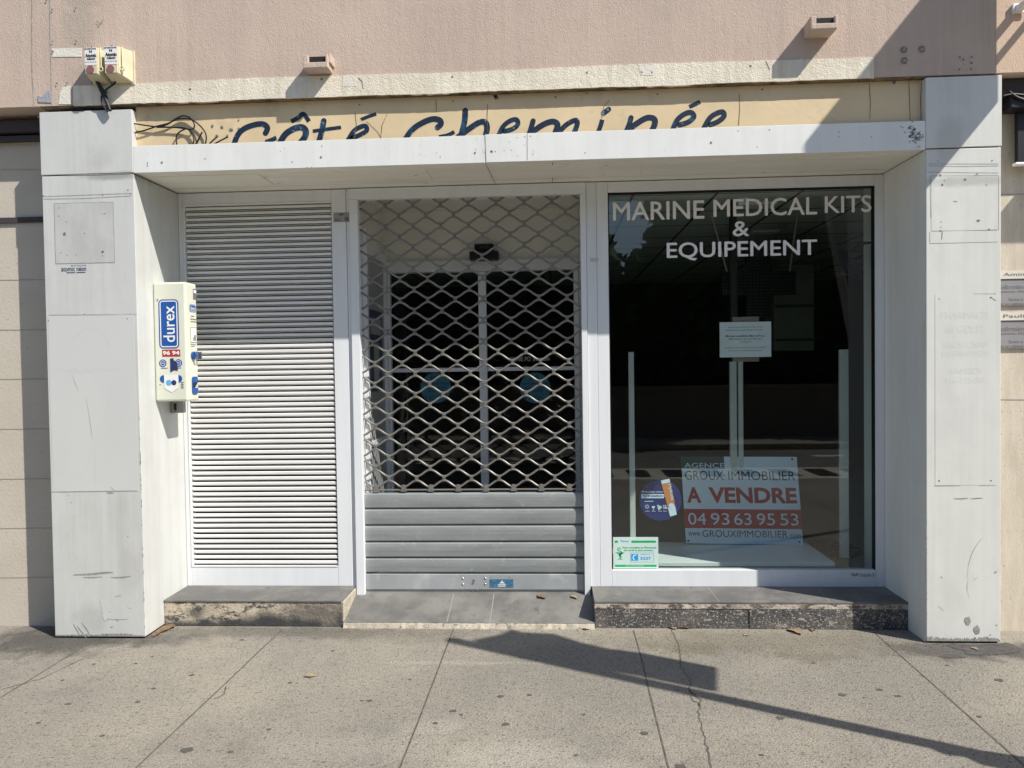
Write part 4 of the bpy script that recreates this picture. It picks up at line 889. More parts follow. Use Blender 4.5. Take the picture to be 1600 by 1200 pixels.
# green pharmacy notice
gn = thing('pharmacy_notice', 'pale green on-call pharmacy notice 3237 in the window\'s lower left corner', 'notice', (.45, Yi, .3))
f = fr(958, 839, 1028.5, 888, Yp, .002); bm = B(); slab(bm, f, .001); obj('sheet', bm, 'palegreen', gn)
e_ = .0016
bm = B(); plate(bm, sub(f, .04, .82, .11, .89, e_)); plate(bm, sub(f, .41, .82, .95, .89, e_)); plate(bm, sub(f, .04, .05, .96, .12, e_))
text(bm, 'Pour connaître la Pharmacie', sub(f, .21, .635, .96, .70, e_), .02); text(bm, 'de garde la plus proche...', sub(f, .24, .535, .91, .61, e_), .02)
o_, U_, V_ = sub(f, .05, .28, .26, .66, e_)      # cup with snake
face(bm, [o_ + U_ * a + V_ * b_ for a, b_ in ((0, .62), (1, .62), (.72, .48), (.58, .36), (.54, .12), (.8, .02), (.2, .02), (.46, .12), (.42, .36), (.28, .48))])
ribbon(bm, smoothline([o_ + U_ * a + V_ * b_ for a, b_ in ((.55, .86), (.45, .99), (.27, .95), (.3, .78), (.6, .68), (.68, .52), (.4, .38), (.55, .26), (.68, .2))], 5), .0055, (0, -1, 0)); obj('green_print', bm, 'green', gn)
bm = B(); plate(bm, sub(f, .40, .25, .555, .46, e_)); text(bm, '3237', sub(f, .60, .27, .84, .37, e_), .03); text(bm, 'APPELEZ LE', sub(f, .60, .43, .81, .46, e_)); text(bm, 'Pharmacie', sub(f, .17, .84, .35, .91, e_)); ring(bm, sub(f, .38, .20, .90, .50, e_), .0015); obj('blue_print', bm, 'cyan', gn)
bm = B(); o_, U_, V_ = sub(f, .40, .25, .555, .46, e_ + .0006); ribbon(bm, smoothline([o_ + U_ * a + V_ * b_ for a, b_ in ((.72, .85), (.4, .78), (.26, .5), (.34, .22), (.5, .14))], 4), .006, (0, -1, 0)); text(bm, 'RESOGARDES', sub(f, .28, .07, .68, .10, e_ + .0006)); obj('white_print', bm, 'paper', gn)
# round hydration sticker
rs = thing('round_sticker', 'round navy sticker with an orange sachet on the window left of the sale board', 'sticker', (.7, Yi, .65))
Yr = Yi + .0; x, z = P(1032, 781, Yr); r = 32.5 * (Yr + 4.2) / F
bm = B(); prism(bm, [Vector((x + r * math.cos(2 * math.pi * k / 40), Yr, z + r * math.sin(2 * math.pi * k / 40))) for k in range(40)], Vector((0, .001, 0))); obj('disc', bm, 'navy', rs)
bm = B(); q = [(1032.5, 750.5), (1046, 748), (1057.5, 804), (1047, 807)]; prism(bm, [Vector((P(a, b_, Yr)[0], Yr - .001, P(a, b_, Yr)[1])) for a, b_ in q], Vector((0, -.001, 0))); sc_ = obj('sachet', bm, 'signwhite', rs)
bm = B(); q = [(1033.7, 756), (1047.2, 753.5), (1055, 790), (1043.5, 793)]; face(bm, [Vector((P(a, b_, Yr)[0], Yr - .0026, P(a, b_, Yr)[1])) for a, b_ in q]); obj('orange_print', bm, 'orange', sc_)
dz = Vector((P(1053, 786, Yr)[0] - P(1047, 755, Yr)[0], 0, P(1053, 786, Yr)[1] - P(1047, 755, Yr)[1])); pp = Vector((-dz.z, 0, dz.x)).normalized() * -1
o1 = Vector((P(1042.5, 757, Yr)[0], Yr - .0034, P(1042.5, 757, Yr)[1]))
bm = texts([('Hydratis', (o1 - pp * .0 , dz * .8, -pp * -.0 + Vector((-dz.z, 0, dz.x)).normalized() * .026), .01)]); disc(bm, (P(1049, 790, Yr)[0], Yr - .0034, P(1049, 790, Yr)[1]), (1, 0, 0), (0, 0, 1), .017); obj('sachet_print', bm, 'signwhite', sc_)
f = (Vector((x - r, Yr - .0012, z - r)), Vector((2 * r, 0, 0)), Vector((0, 0, 2 * r)))
bm = B(); text(bm, 'Multipliez votre', sub(f, .06, .66, .56, .72), .01); plate(bm, sub(f, .05, .54, .58, .64)); plate(bm, sub(f, .59, .57, .61, .68)); plate(bm, sub(f, .12, .46, .33, .475))
cx = lambda a, b_: f[0] + f[1] * a + f[2] * b_
for k in range(8):
    t = k * math.pi / 4; ribbon(bm, [cx(.18 + .04 * math.cos(t), .34 + .04 * math.sin(t)), cx(.18 + .06 * math.cos(t), .34 + .06 * math.sin(t))], .002, (0, -1, 0))
ribbon(bm, [cx(.18 + .033 * math.cos(t), .34 + .033 * math.sin(t)) for t in [i * .55 for i in range(13)]], .003, (0, -1, 0))
face(bm, [cx(a, b_) for a, b_ in ((.29, .35), (.37, .35), (.36, .31), (.335, .295), (.335, .265), (.36, .255), (.30, .255), (.325, .265), (.325, .295), (.30, .31))])
for a, b_ in ((.44, .36), (.48, .34), (.45, .31), (.49, .30), (.46, .28), (.51, .33)): disc(bm, cx(a, b_), (1, 0, 0), (0, 0, 1), .006, 8)
ring(bm, (cx(.56, .29), f[1] * .12, f[2] * .085), .003); disc(bm, cx(.62, .32), (1, 0, 0), (0, 0, 1), .007, 10)
for a in (.14, .29, .44, .56): plate(bm, sub(f, a, .225, a + .09, .235))
obj('white_print', bm, 'signwhite', rs)
bm = texts([('hydratation', sub(f, .08, .555, .55, .63, .0006), .02)]); obj('navy_print', bm, 'navy', rs)

# for-sale board standing on the shelf
Ys = 1.12
fb = thing('sale_board', 'white and red A VENDRE real-estate board standing on the white shelf', 'sale board', (1.35, Ys, .26))
p = lambda u, v: Vector((P(u, v, Ys)[0], 0, P(u, v, Ys)[1]))
bl, brr, tl = p(1072, 849), p(1255, 851), p(1066.5, 715); U_ = brr - bl; V_ = tl - bl
n_ = U_.cross(V_).normalized(); lean = Vector((0, .07, 0))
f = (Vector((bl.x, Ys, bl.z)), U_, V_ + lean)
bm = B(); slab(bm, f, -.004); obj('panel', bm, 'signwhite', fb)
bm = B(); plate(bm, sub(f, .0, .86, .373, 1, .001)); text(bm, 'GROUX', sub(f, .025, .73, .36, .835, .0012)); text(bm, 'IMMOBILIER', sub(f, .40, .73, .975, .835, .0012)); text(bm, 'www.', sub(f, .025, .085, .135, .13, .0012)); text(bm, 'GROUXIMMOBILIER', sub(f, .145, .075, .875, .155, .0012)); text(bm, '.com', sub(f, .885, .07, .985, .115, .0012))
for a, b_ in ((.96, .975), (.02, .03), (.97, .03)): disc(bm, sub(f, a, b_, 1, 1, .0012)[0], f[1], f[2], .008, 12)
obj('green_print', bm, 'signgreen', fb)
bm = B(); plate(bm, sub(f, 0, .175, 1, .395, .001)); text(bm, 'A', sub(f, .03, .465, .155, .645, .0012), .035); text(bm, 'VENDRE', sub(f, .22, .465, .975, .645, .0012), .035); obj('red_print', bm, 'signred', fb)
bm = B(); text(bm, 'AGENCE', sub(f, .025, .868, .37, .925, .002)); 
for s_, a, b_ in (('04', .03, .185), ('93', .225, .385), ('63', .425, .575), ('95', .62, .775), ('53', .82, .975)): text(bm, s_, sub(f, a, .215, b_, .35, .002))
obj('white_print', bm, 'signwhite', fb)

# ================================================================== SHOP ROOM AND WINDOW FITTINGS
rm = thing('shop_room', 'dark empty shop room behind the display window', 'room', (1, 3, .14))
bm = B(); bx(bm, vx1 + .0, 4.2, W + .061, 7, .10, .16); bx(bm, -2.4, vx1 - .001, Yd + .1, 7, .10, .155); obj('floor', bm, 'shopfloor', rm)
bm = B(); bx(bm, vx1, 4.2, W + .0, 7, 2.798, 2.9); bx(bm, -2.4, vx1 - .001, Yd + .1, 7, 2.802, 2.9); obj('ceiling', bm, 'shopceil', rm)
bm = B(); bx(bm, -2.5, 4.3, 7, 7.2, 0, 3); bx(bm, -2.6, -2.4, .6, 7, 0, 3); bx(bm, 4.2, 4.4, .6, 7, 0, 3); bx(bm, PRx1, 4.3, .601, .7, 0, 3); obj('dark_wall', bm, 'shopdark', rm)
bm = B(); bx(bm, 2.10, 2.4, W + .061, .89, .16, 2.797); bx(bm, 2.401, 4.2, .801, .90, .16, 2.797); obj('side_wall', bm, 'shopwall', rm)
bm = B(); bx(bm, vx1, vx1 + .03, W + .061, Yd + .05, .16, 2.797); obj('partition', bm, 'shopwall', rm)
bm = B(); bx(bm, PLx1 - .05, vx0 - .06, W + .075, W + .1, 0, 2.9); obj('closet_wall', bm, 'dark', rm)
ss = thing('window_shelf', 'low white shelf on a cream plinth just inside the display window', 'shelf', (1.2, .9, .16))
x0, x1, z0, z1 = RC(962, 879, 1305, 885, .64)
bm = B(); bx(bm, x0, x1, .64, 1.2, z0, z1, .002); obj('top', bm, 'shelf', ss)
bm = B(); bx(bm, x0 + .45, x1 - .2, .70, 1.15, .161, z0 - .001, .002); obj('plinth', bm, 'shelfbase', ss)
def post(lab, quads, Y, bracket=False):
    um = quads[0]
    t = thing('display_post', lab, 'post', (P(um[0], um[3], Y)[0], Y, .16), 'upright posts of the window shelving')
    for u0, v0, u1, v1 in quads:
        x0, x1, z0, z1 = RC(u0, v0, u1, v1, Y); bm = B(); bx(bm, x0, x1, Y, Y + .03, z0, z1, .003); obj('upright', bm, 'post', t)
post('thin white shelf post near the left edge of the display window', [(983.5, 550, 992, 868)], .95)
post('double white shelf post behind the sale board in the display window', [(1141.5, 565, 1152, 862), (1154.5, 560, 1162, 862)], 1.18)
post('wide white shelf post near the right edge of the display window', [(1313, 546, 1326.5, 872)], .95)
cd_ = thing('column', 'slim grey column inside the shop behind the paper notice', 'column', (1.6, 1.7, .16))
x0, x1, z0, z1 = RC(1142, 290, 1152, 560, 1.4); bm = B(); bx(bm, x0, x1, 1.4, 1.45, .161, 2.796, .004); obj('shaft', bm, 'shopdark', cd_)
# LED cross
lc = thing('pharmacy_cross', 'unlit dark dotted pharmacy LED cross hanging inside the shop', 'led cross', (1.6, 2, 1.9))
Yl = 2.0; hx = RC(1128, 424, 1244, 461, Yl); vx = RC(1166, 398, 1204, 497, Yl)
bm = B(); bx(bm, hx[0], hx[1], Yl, Yl + .05, hx[2], hx[3], .004); bx(bm, vx[0], vx[1], Yl - .001, Yl + .049, vx[2], vx[3], .004); obj('panel', bm, 'ledboard', lc)
bm = B(); pt = .0245
def grid(q):
    nx = int((q[1] - q[0]) / pt); nz = int((q[3] - q[2]) / pt)
    for i in range(nx):
        for j in range(nz):
            x, z = q[0] + (i + .5) * (q[1] - q[0]) / nx, q[2] + (j + .5) * (q[3] - q[2]) / nz
            bm.faces.new([bm.verts.new((x + a * .0024, Yl - .0025, z + b_ * .0024)) for a, b_ in ((-1, -1), (1, -1), (1, 1), (-1, 1))])
grid(hx); grid((vx[0], vx[1], hx[3] + .01, vx[3])); grid((vx[0], vx[1], vx[2], hx[2] - .01)); obj('led_dots', bm, 'leddot', lc)['kind'] = 'stuff'
bm = B()
for a, b_ in (((1112, 300), (1136, 424)), ((1246, 330), (1234, 424))):
    pa, pb = P(*a, Yl), P(*b_, Yl); tube(bm, [Vector((pa[0], Yl, 2.796)), Vector((pb[0], Yl, pb[1]))], .006, 6)
obj_each('hanging_wire', bm, 'post', lc)
cpb = thing('wall_cupboard', 'dull grey cupboard panel inside the shop right of the hanging cross', 'cupboard', (1.9, 2.6, .16))
Yc = 2.3; q = RC(1209, 414, 1272, 548, Yc)
bm = B(); bx(bm, q[0], q[1], Yc, Yc + .3, q[2], q[3], .004); obj('body', bm, 'cupboard', cpb)
bm = B(); 
for v in (478, 531): z = P(1240, v, Yc)[1]; bx(bm, q[0] + .01, q[1] - .01, Yc - .004, Yc - .0005, z - .012, z + .012)
obj_each('shelf_gap', bm, 'shopdark', cpb)
# disc lamp on an arm
lp = thing('disc_lamp', 'dark round disc lamp on a curved arm fixed to the shop side wall', 'lamp', (1.95, .74, 2.2))
Yk = .68; x, z = P(1323, 410, Yk)
nd = Vector((.602, -.61, .546)).normalized()
bm = B(); bmesh.ops.create_cone(bm, cap_ends=True, segments=40, radius1=.138, radius2=.134, depth=.014, matrix=Matrix.Translation((x, Yk, z)) @ nd.to_track_quat('Z', 'Y').to_matrix().to_4x4()); obj('shade', bm, 'lampblue', lp)
bm = B(); tube(bm, smoothline([Vector((x, Yk, z)) + nd * .008, Vector((x + .035, Yk, z + .075)), Vector((x + .085, Yk, z + .115)), Vector((2.0985, Yk, z + .125))]), .008); obj('arm', bm, 'lampblue', lp)
bm = B(); bx(bm, 2.06, 2.0995, Yk - .03, Yk + .03, z + .105, z + .145, .003); obj('wall_mount', bm, 'vinyl', lp)
clp = thing('ceiling_lamp', 'flat ceiling light near the window top inside the shop', 'ceiling light', (1.6, 1.7, 2.79))
bm = B(); bx(bm, 1.42, 1.72, 1.5, 1.66, 2.775, 2.7975, .004); obj('diffuser', bm, 'vinyl', clp)
clp = thing('ceiling_lamp', 'slim ceiling light deeper inside the shop above the hanging cross', 'ceiling light', (1.6, 2.6, 2.79))
bm = B(); bx(bm, 1.85, 2.10, 2.7, 2.86, 2.775, 2.7975, .004); obj('diffuser', bm, 'vinyl', clp)
mt = tag(obj('floor_mat', mk(lambda b: prism(b, [Vector((1.98 + .33 * math.cos(2 * math.pi * k / 32), 1.5 + .33 * math.sin(2 * math.pi * k / 32), .161)) for k in range(32)], Vector((0, 0, .008)))), mat('woven_mat', (.03, .03, .032), .9, col2=(.32, .28, .2), vs=40, vstretch=(1, 2.5, 1), thr=(.5, .56))), 'round dark woven mat on the shop floor right of the sale board', 'mat')

# ================================================================== FIRE SWITCH BOXES
def switch_box(u0, v0, u1, v1, lab, wide):
    dep = .10; x0, x1, z0, z1 = RC(u0, v0, u1, v1, -dep)
    t = thing('switch_box', lab, 'switch box', ((x0 + x1) / 2, 0, z0), 'cream neon switch boxes')
    bm = B()   # tapered body, wider at the wall
    a = [Vector((x0, -dep, z0 + .005)), Vector((x1, -dep, z0 + .005)), Vector((x1, -dep, z1)), Vector((x0, -dep, z1))]
    b = [Vector((x0 - .004, -.012, z0 - .02)), Vector((x1 + wide, -.012, z0 - .02)), Vector((x1 + wide, -.012, z1 + .004)), Vector((x0 - .004, -.012, z1 + .004))]
    va = [bm.verts.new(p) for p in a]; vb = [bm.verts.new(p) for p in b]
    bm.faces.new(va); bm.faces.new(vb[::-1])
    for i in range(4): bm.faces.new((va[i], vb[i], vb[(i + 1) % 4], va[(i + 1) % 4]))
    bmesh.ops.bevel(bm, geom=list(bm.edges), offset=.004, segments=2, affect='EDGES'); obj('body', bm, 'ivory', t)
    bm = B(); bx(bm, x0 - .01, x1 + wide + .006, -.0115, 0, z0 - .028, z1 + .01, .003); obj('back_plate', bm, 'ivory', t)
    f = (Vector((x0, -dep - .0015, z0 + .005)), Vector((x1 - x0, 0, 0)), Vector((0, 0, z1 - z0)))
    bm = B(); plate(bm, sub(f, .04, .32, .97, .96)); s_ = obj('sticker', bm, 'paper', t)
    bm = texts([('ENSEIGNE', sub(f, .06, .88, .94, .94, .0008), .02), ('N', sub(f, .40, .76, .62, .86, .0008), .05), ('Atomic', sub(f, .08, .60, .95, .74, .0008), .05), ('néon', sub(f, .2, .50, .85, .60, .0008), .04), ('04 93 95 35 05', sub(f, .08, .40, .94, .45, .0008))]); obj('print', bm, 'ink', s_)
    bm = B(); tube(bm, [Vector((x0 + .45 * (x1 - x0), -dep - .004, z0 + .19 * (z1 - z0))), Vector((x0 + .45 * (x1 - x0), -dep + .002, z0 + .19 * (z1 - z0)))], .022, 20); obj('button', bm, 'redknob', t)
    bm = B(); dots(bm, [], 0); disc(bm, f[0] + f[1] * .6 + f[2] * .98 + Vector((0, -.001, 0)), (1, 0, 0), (0, 0, 1), .004, 8); disc(bm, f[0] + f[1] * .6 + f[2] * .03 + Vector((0, -.001, 0)), (1, 0, 0), (0, 0, 1), .004, 8); obj_each('screw', bm, 'mark', t)
    # latch hook on the right side
    bm = B(); xs_ = x1 + .004 + wide * .25; tube(bm, smoothline([Vector((xs_, -.08, z0 + .16)), Vector((xs_ + .004, -.085, z0 + .10)), Vector((xs_ + .004, -.085, z0 + .05))]), .004, 6)
    tube(bm, [Vector((xs_ + .004 + .012 * math.cos(q), -.088, z0 + .035 + .012 * math.sin(q))) for q in [i * .5 for i in range(14)]], .004, 6); obj('latch', bm, 'ivory', t)
switch_box(132, 74, 152, 117, 'left one of two cream neon switch boxes above the left pillar', .018)
switch_box(163, 72, 184, 116, 'right one of two cream neon switch boxes above the left pillar', .04)
scb = thing('switch_cable', 'thick black cables dropping from the two switch boxes to the left pillar', 'cables', (-2.55, -.02, 3.1))
for pts, r in (([(146, 118), (153, 130), (160, 145), (167, 160), (172, 173)], .011), ([(181, 120), (179, 130), (166, 140), (159, 150), (160, 162), (168, 175)], .0055), ([(149, 122), (158, 136), (166, 150), (172, 172)], .007)):
    obj('cable', cab(pts, -.03, r), 'cable', scb, True)

# ================================================================== VENDING MACHINE
vm = thing('vending_machine', 'white wall-mounted condom vending machine with blue logo on the left reveal', 'vending machine', (PLx1, .24, 1.39))
mx0, mx1, my0, my1, mz0, mz1 = PLx1 + .001, -2.213, .173, .315, 1.394, 2.12
bm = B(); bx(bm, mx0, mx1, my0, my1, mz0, mz1, .012); obj('body', bm, 'machine', vm)
fS = (Vector((mx0, my0 - .0015, mz0)), Vector((mx1 - mx0, 0, 0)), Vector((0, 0, mz1 - mz0)))
fF = (Vector((mx1 + .0015, my0, mz0)), Vector((0, my1 - my0, 0)), Vector((0, 0, mz1 - mz0)))
def logo(f, rot, parent):
    o, U, V = f; n = U.cross(V).normalized(); r = .2 * min(U.length, V.length)
    bm = B(); face(bm, roundrect(o, U, V, r)); q = obj('logo_panel', bm, 'blue', parent)
    bm = B()
    wl = min(U.length, V.length)
    A_ = roundrect(o + n * .0006, U, V, r, inset=.06 * wl); B_ = roundrect(o + n * .0006, U, V, r, inset=.11 * wl)
    va = [bm.verts.new(p) for p in A_]; vb = [bm.verts.new(p) for p in B_]
    for i in range(len(va)): bm.faces.new((va[i], va[(i + 1) % len(va)], vb[(i + 1) % len(va)], vb[i]))
    if rot: text(bm, 'durex', (o + U * .80 + V * .13 + n * .0006, V * .74, -U * .58), .01)
    else: text(bm, 'durex', (o + U * .15 + V * .2 + n * .0006, U * .7, V * .6), .01)
    obj('logo_lettering', bm, 'paper', q)
logo(sub(fS, .17, .445, .78, .855), True, vm)
logo(sub(fF, .32, .755, .88, .82), False, vm)
bm = B(); plate(bm, sub(fS, .25, .377, .80, .435)); pn = obj('torn_sticker', bm, 'redink', vm)
bm = B(); text(bm, '96 94', sub(fS, .27, .39, .78, .425, .0008), .04); obj('print', bm, 'paper', pn)
bm = B()
for a, b_ in ((.26, .322), (.74, .322), (.27, .19), (.73, .19)):
    o_ = sub(fS, a, b_, 1, 1)[0]; disc(bm, o_, fS[1], fS[2], .023, 20)
obj_each('round_icon', bm, 'blue', vm)
bm = B(); 
for a, b_ in ((.26, .322), (.74, .322)):
    o_ = sub(fS, a, b_, 1, 1, .0006)[0]; ribbon(bm, [o_ + Vector((.015 * math.cos(t), 0, .015 * math.sin(t))) for t in [i * .5 for i in range(14)]], .003, (0, -1, 0)); plate(bm, (o_ + Vector((-.009, 0, -.002)), Vector((.018, 0, 0)), Vector((0, 0, .004))))
o_, U_, V_ = sub(fS, .29, .075, .73, .225, .0007); face(bm, [o_ + U_ * a + V_ * b_ for a, b_ in ((0, .25), (0, 1), (1, 1), (1, .25), (.5, 0))]); obj('shield_sticker', bm, 'paper', vm)
bm = B(); o_, U_, V_ = sub(fS, .29, .075, .73, .225, .0014); disc(bm, o_ + U_ * .32 + V_ * .55, fS[1], fS[2], .018, 14); obj('shield_print', bm, 'lightblue', vm)
bm = B(); disc(bm, o_ + U_ * .68 + V_ * .55 + Vector((0, -.0003, 0)), fS[1], fS[2], .016, 14)
o_, U_, V_ = sub(fS, .49, .245, .72, .365, .001); face(bm, [o_ + U_ * a + V_ * b_ for a, b_ in ((0, 0), (0, .95), (.35, 1), (.55, .8), (.9, .7), (1, .1), (.5, .15))]); plate(bm, sub(fS, .2, .278, .4, .283)); plate(bm, sub(fS, .68, .278, .82, .283))
for k in range(4): plate(bm, sub(fS, .8, .11 + k * .015, .88, .116 + k * .015))
plate(bm, sub(fS, .14, .14, .19, .145)); text(bm, '®', sub(fS, .11, .84, .17, .862)); obj('black_print', bm, 'navyink', vm)
bm = B(); plate(bm, sub(fF, .66, .865, .97, .955)); obj('coin_panel', bm, 'inkgrey', vm)
bm = B(); plate(bm, sub(fF, .70, .92, .94, .945, .0006)); plate(bm, sub(fF, .37, .50, .86, .62)); obj('white_print', bm, 'paper', vm)
bm = B(); ring(bm, sub(fF, .36, .495, .87, .625, .0005), .002); plate(bm, sub(fF, .42, .715, .70, .722)); plate(bm, sub(fF, .36, .69, .95, .698)); plate(bm, sub(fF, .40, .67, .9, .677)); plate(bm, sub(fF, .36, .475, .8, .481)); plate(bm, sub(fF, .36, .46, .7, .465)); plate(bm, sub(fF, .72, .32, .95, .325)); plate(bm, sub(fF, .72, .305, .95, .31)); plate(bm, sub(fF, .55, .51, .62, .54, .0006)); plate(bm, sub(fF, .66, .51, .80, .56, .0006)); obj('grey_print', bm, 'inkgrey', vm)
for a in (.5, .86):
    c_ = sub(fF, a, .385, 1, 1)[0]; bm = B(); tube(bm, [c_, c_ + Vector((.014, 0, 0))], .024, 18); k_ = obj('knob', bm, 'blue', vm)
    bm = B(); bx(bm, c_.x + .0145, c_.x + .032, c_.y - .006, c_.y + .006, c_.z - .024, c_.z + .024, .003); obj('knob_handle', bm, 'chrome', k_)
o_, U_, V_ = sub(fF, .36, .055, .86, .205); bm = B(); prism(bm, roundrect(o_, U_, V_, .018), Vector((.004, 0, 0))); tr_ = obj('outlet', bm, 'blue', vm)
bm = B(); plate(bm, sub((o_, U_, V_), .08, .36, .95, .68, .0048)); obj('outlet_flap', bm, 'black', tr_)
bm = B(); o2, U2, V2 = sub((o_, U_, V_), .08, .36, .95, .68, .0054); face(bm, [o2 + U2 * .35, o2 + U2, o2 + U2 + V2]); obj('outlet_print', bm, 'vinyl2', tr_)
lk = thing('lock_box', 'small grey metal lock box below the vending machine', 'lock box', (-2.39, .38, 1.3))
bm = B(); q = RC(275.5, 626, 287.5, 645, .36); bx(bm, PLx1 + .001, q[1], .345, .385, q[2], q[3] + .0, .003); obj('body', bm, 'greysteel', lk)
bm = B(); plate(bm, (Vector((PLx1 + .025, .344, q[2] + .02)), Vector((.012, 0, 0)), Vector((0, 0, .04)))); text(bm, 'J', (Vector((PLx1 + .03, .3435, q[2] + .012)), Vector((.012, 0, 0)), Vector((0, 0, .05)))); obj('slot', bm, 'ink', lk)

# ================================================================== STREET POLE that throws the pavement shadow (seen in the window glass)
px_, py_ = 3.227, -2.0
po = thing('sign_pole', 'grey leaning street sign pole on the pavement, out of frame beside the viewer', 'sign pole', (px_, py_, 0))
bm = B(); tube(bm, [Vector((px_, py_, 0)), Vector((px_ - .1835 * 3.81, py_, 3.81))], .042, 16); tube(bm, [Vector((px_, py_, 0)), Vector((px_ - .022, py_, .12))], .07, 16); obj('pole', bm, 'polegrey', po, False)
def at_g(u, v):   # caster of a shadow point, in the plane of the leaning pole
    x, y = G(u, v); t = (px_ - x) / (1.56 + .1835 * 1.9); return Vector((x + 1.56 * t, y - t, 1.9 * t))
sg_ = [(1117, 1080), (1117, 1043), (1000, 1020), (950, 1014), (905, 1004), (862, 990), (812, 988), (800, 984), (782, 992), (740, 1000), (760, 1008), (830, 1025), (1000, 1056)]
bm = B(); prism(bm, [at_g(*q) + Vector((.012, 0, 0)) for q in sg_], Vector((-.024, 0, 0))); obj('sign_panel', bm, 'signback', po)
sg2 = [(1462, 1163), (1470, 1172), (1490, 1180), (1520, 1183), (1545, 1195), (1600, 1206), (1640, 1206), (1640, 1190)]
bm = B(); prism(bm, [at_g(*q) + Vector((.03, 0, 0)) for q in sg2], Vector((-.06, 0, 0))); obj('litter_box', bm, 'signback', po)

# ================================================================== ACROSS THE STREET (reflected in the glass)
gw = thing('garden_wall', 'low dark stone wall across the street behind the viewer', 'wall', (0, -11.2, 0))
bm = B(); bx(bm, -40, 40, -11.4, -11.0, -.15, 1.0); obj('wall', bm, 'garden', gw)
bm = B(); bx(bm, -40, 40, -11.45, -10.95, 1.001, 1.1, .01); obj('coping', bm, 'garden', gw)
def leafcloud(bm, fn, n, s):
    for _ in range(n):
        c = fn(); d = Vector((random.gauss(0, 1), random.gauss(0, 1), random.gauss(0, 1))).normalized(); u = d.orthogonal().normalized(); v = d.cross(u); k = s * random.uniform(.6, 1.4)
        bm.faces.new([bm.verts.new(c + u * k * a + v * k * .6 * b_) for a, b_ in ((-1, 0), (0, -1), (1, 0), (0, 1))])
hb = B()
leafcloud(hb, lambda: Vector((random.uniform(-16, 16), random.gauss(-13.0, .35), random.uniform(.9, 4.0 + .4 * random.random()))), 16000, .17)
bx(hb, -18, 18, -13.2, -12.9, .0, 3.8)
hd = obj('hedge', hb, 'foliage', None, False, True); hd['kind'] = 'stuff'; tag(hd, 'dense dark hedge across the street behind the viewer', 'hedge')
def tree(x, y, h, r, lab):
    t = thing('tree', lab, 'tree', (x, y, 0), 'trees across the street')
    bm = B(); tube(bm, smoothline([Vector((x, y, 0)), Vector((x + .1, y, h * .3)), Vector((x - .1, y, h * .6))]), .2, 10, r1=.09)
    for k in range(5):
        a = k * 1.26; tube(bm, [Vector((x, y, h * .4)), Vector((x + r * .6 * math.cos(a), y + r * .6 * math.sin(a), h * .75))], .08, 6, r1=.03)
    obj('trunk', bm, 'bark', t, True)
    bl_ = [(Vector((x + random.uniform(-.8, .8) * r, y + random.gauss(0, r * .3), random.uniform(.4, .88) * h)), random.uniform(.35, .6) * r) for _ in range(20)]
    def fn():
        c, q = random.choice(bl_); d = Vector((random.gauss(0, 1), random.gauss(0, 1), random.gauss(0, 1))).normalized(); return c + d * q * random.uniform(.2, 1)
    bm = B(); leafcloud(bm, fn, 4500, .24); obj('crown', bm, 'foliage', t, False, True)
for a in ((-8.5, -15, 7, 2.5, 'broad tree across the street, farthest to the left'), (-5.0, -14.8, 7.4, 2.4, 'tall tree across the street opposite the louvred panel'), (-2.3, -15.2, 7, 2.2, 'tree across the street opposite the roller grille'), (-.2, -15, 7, 1.7, 'slim tree across the street directly behind the viewer'),
          (3.9, -15, 6.6, 1.3, 'small tree across the street opposite the display window'), (6.0, -14.8, 7.4, 2.1, 'tall tree across the street opposite the right pillar'), (8.6, -15, 7, 2.2, 'tree across the street beyond the right pillar'), (11.5, -15, 7.2, 2.4, 'broad tree across the street, farthest to the right')):
    tree(*a)

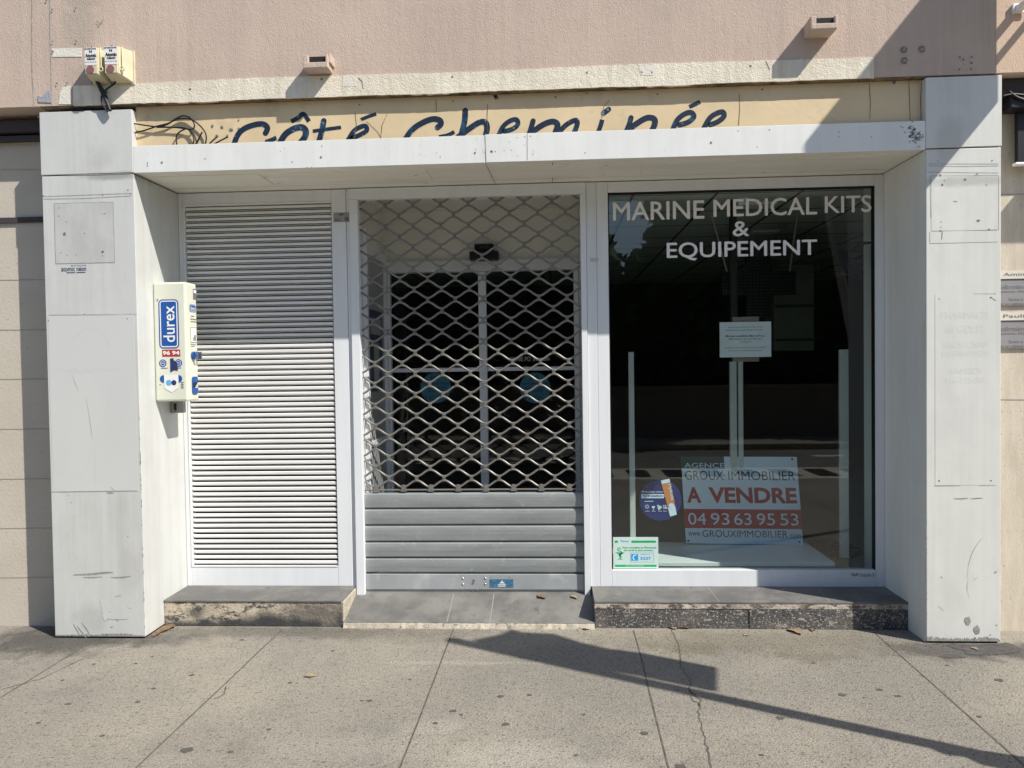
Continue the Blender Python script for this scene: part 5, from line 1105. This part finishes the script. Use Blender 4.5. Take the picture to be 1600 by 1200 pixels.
# ================================================================== DRY LEAVES
def leaf(u, v, s, m, lab, dx=0., z=.002):
    x, y = G(u, v); a = random.uniform(0, 6.28); bm = B(); n = 7; rows = []
    for i in range(n):
        t = i / (n - 1); wd = s * .42 * math.sin(math.pi * (.06 + .9 * t)) * (1 + .25 * math.sin(9 * t + a)); curl = .30 * s * (math.sin(math.pi * t) ** 2) * .4
        row = []
        for j in (-1, -.4, 0, .4, 1):
            lx = (t - .5) * s * 1.5; ly = j * wd; lz = z + curl * (abs(j) * .9 + .1) + .12 * s * t * t
            row.append(bm.verts.new((x + lx * math.cos(a) - ly * math.sin(a), y + lx * math.sin(a) + ly * math.cos(a), lz)))
        rows.append(row)
    for r0, r1 in zip(rows, rows[1:]):
        for j in range(4): bm.faces.new((r0[j], r0[j + 1], r1[j + 1], r1[j]))
    o = obj('dry_leaf', bm, m, None, True); tag(o, lab, 'leaf', 'dry leaves on the pavement')
leaf(253, 987, .075, 'leaf', 'curled brown dry leaf closest to the left pillar foot')
leaf(262, 983, .085, 'leaf', 'larger brown dry leaf at the left corner of the cream-fronted step')
leaf(243, 993, .045, 'leaf', 'small crumpled leaf right against the left pillar base')
leaf(485, 1057, .045, 'leaf2', 'small tan leaf lying alone on the left half of the pavement')
leaf(1049, 981, .06, 'leaf2', 'dry leaf at the foot of the black step by the pavement crack')
leaf(1065, 981, .075, 'leaf', 'pale curled leaf touching the black step right of the crack')
leaf(1243, 987, .085, 'leaf2', 'largest pale torn leaf in front of the black step')
leaf(1270, 985, .04, 'leaf', 'small brown leaf just right of the large torn leaf by the black step')
leaf(1166, 993, .028, 'leaf2', 'tiny pale leaf fragment on the pavement before the black step')
leaf(916, 983, .05, 'leaf2', 'pale leaf scrap at the right end of the threshold lip')
leaf(1523, 1014, .035, 'leaf2', 'small pale leaf on the tar stain before the right pillar')
def leaf2(u, v, s, m, lab):
    d = ray(u, v); Y = .47; x, zz = P(u, v, Y); 
    a = len(COL.objects); leaf(u, v, s, m, lab); o = COL.objects[-1]
    gx, gy = G(u, v); o.location = (x - gx, Y - gy, zf + sl_ * (Y - yf) + .003)
leaf2(846, 931, .05, 'leaf', 'dry brown leaf lying on the threshold under the grille')
leaf2(897, 927, .04, 'leaf2', 'tan leaf on the threshold by the right guide rail')
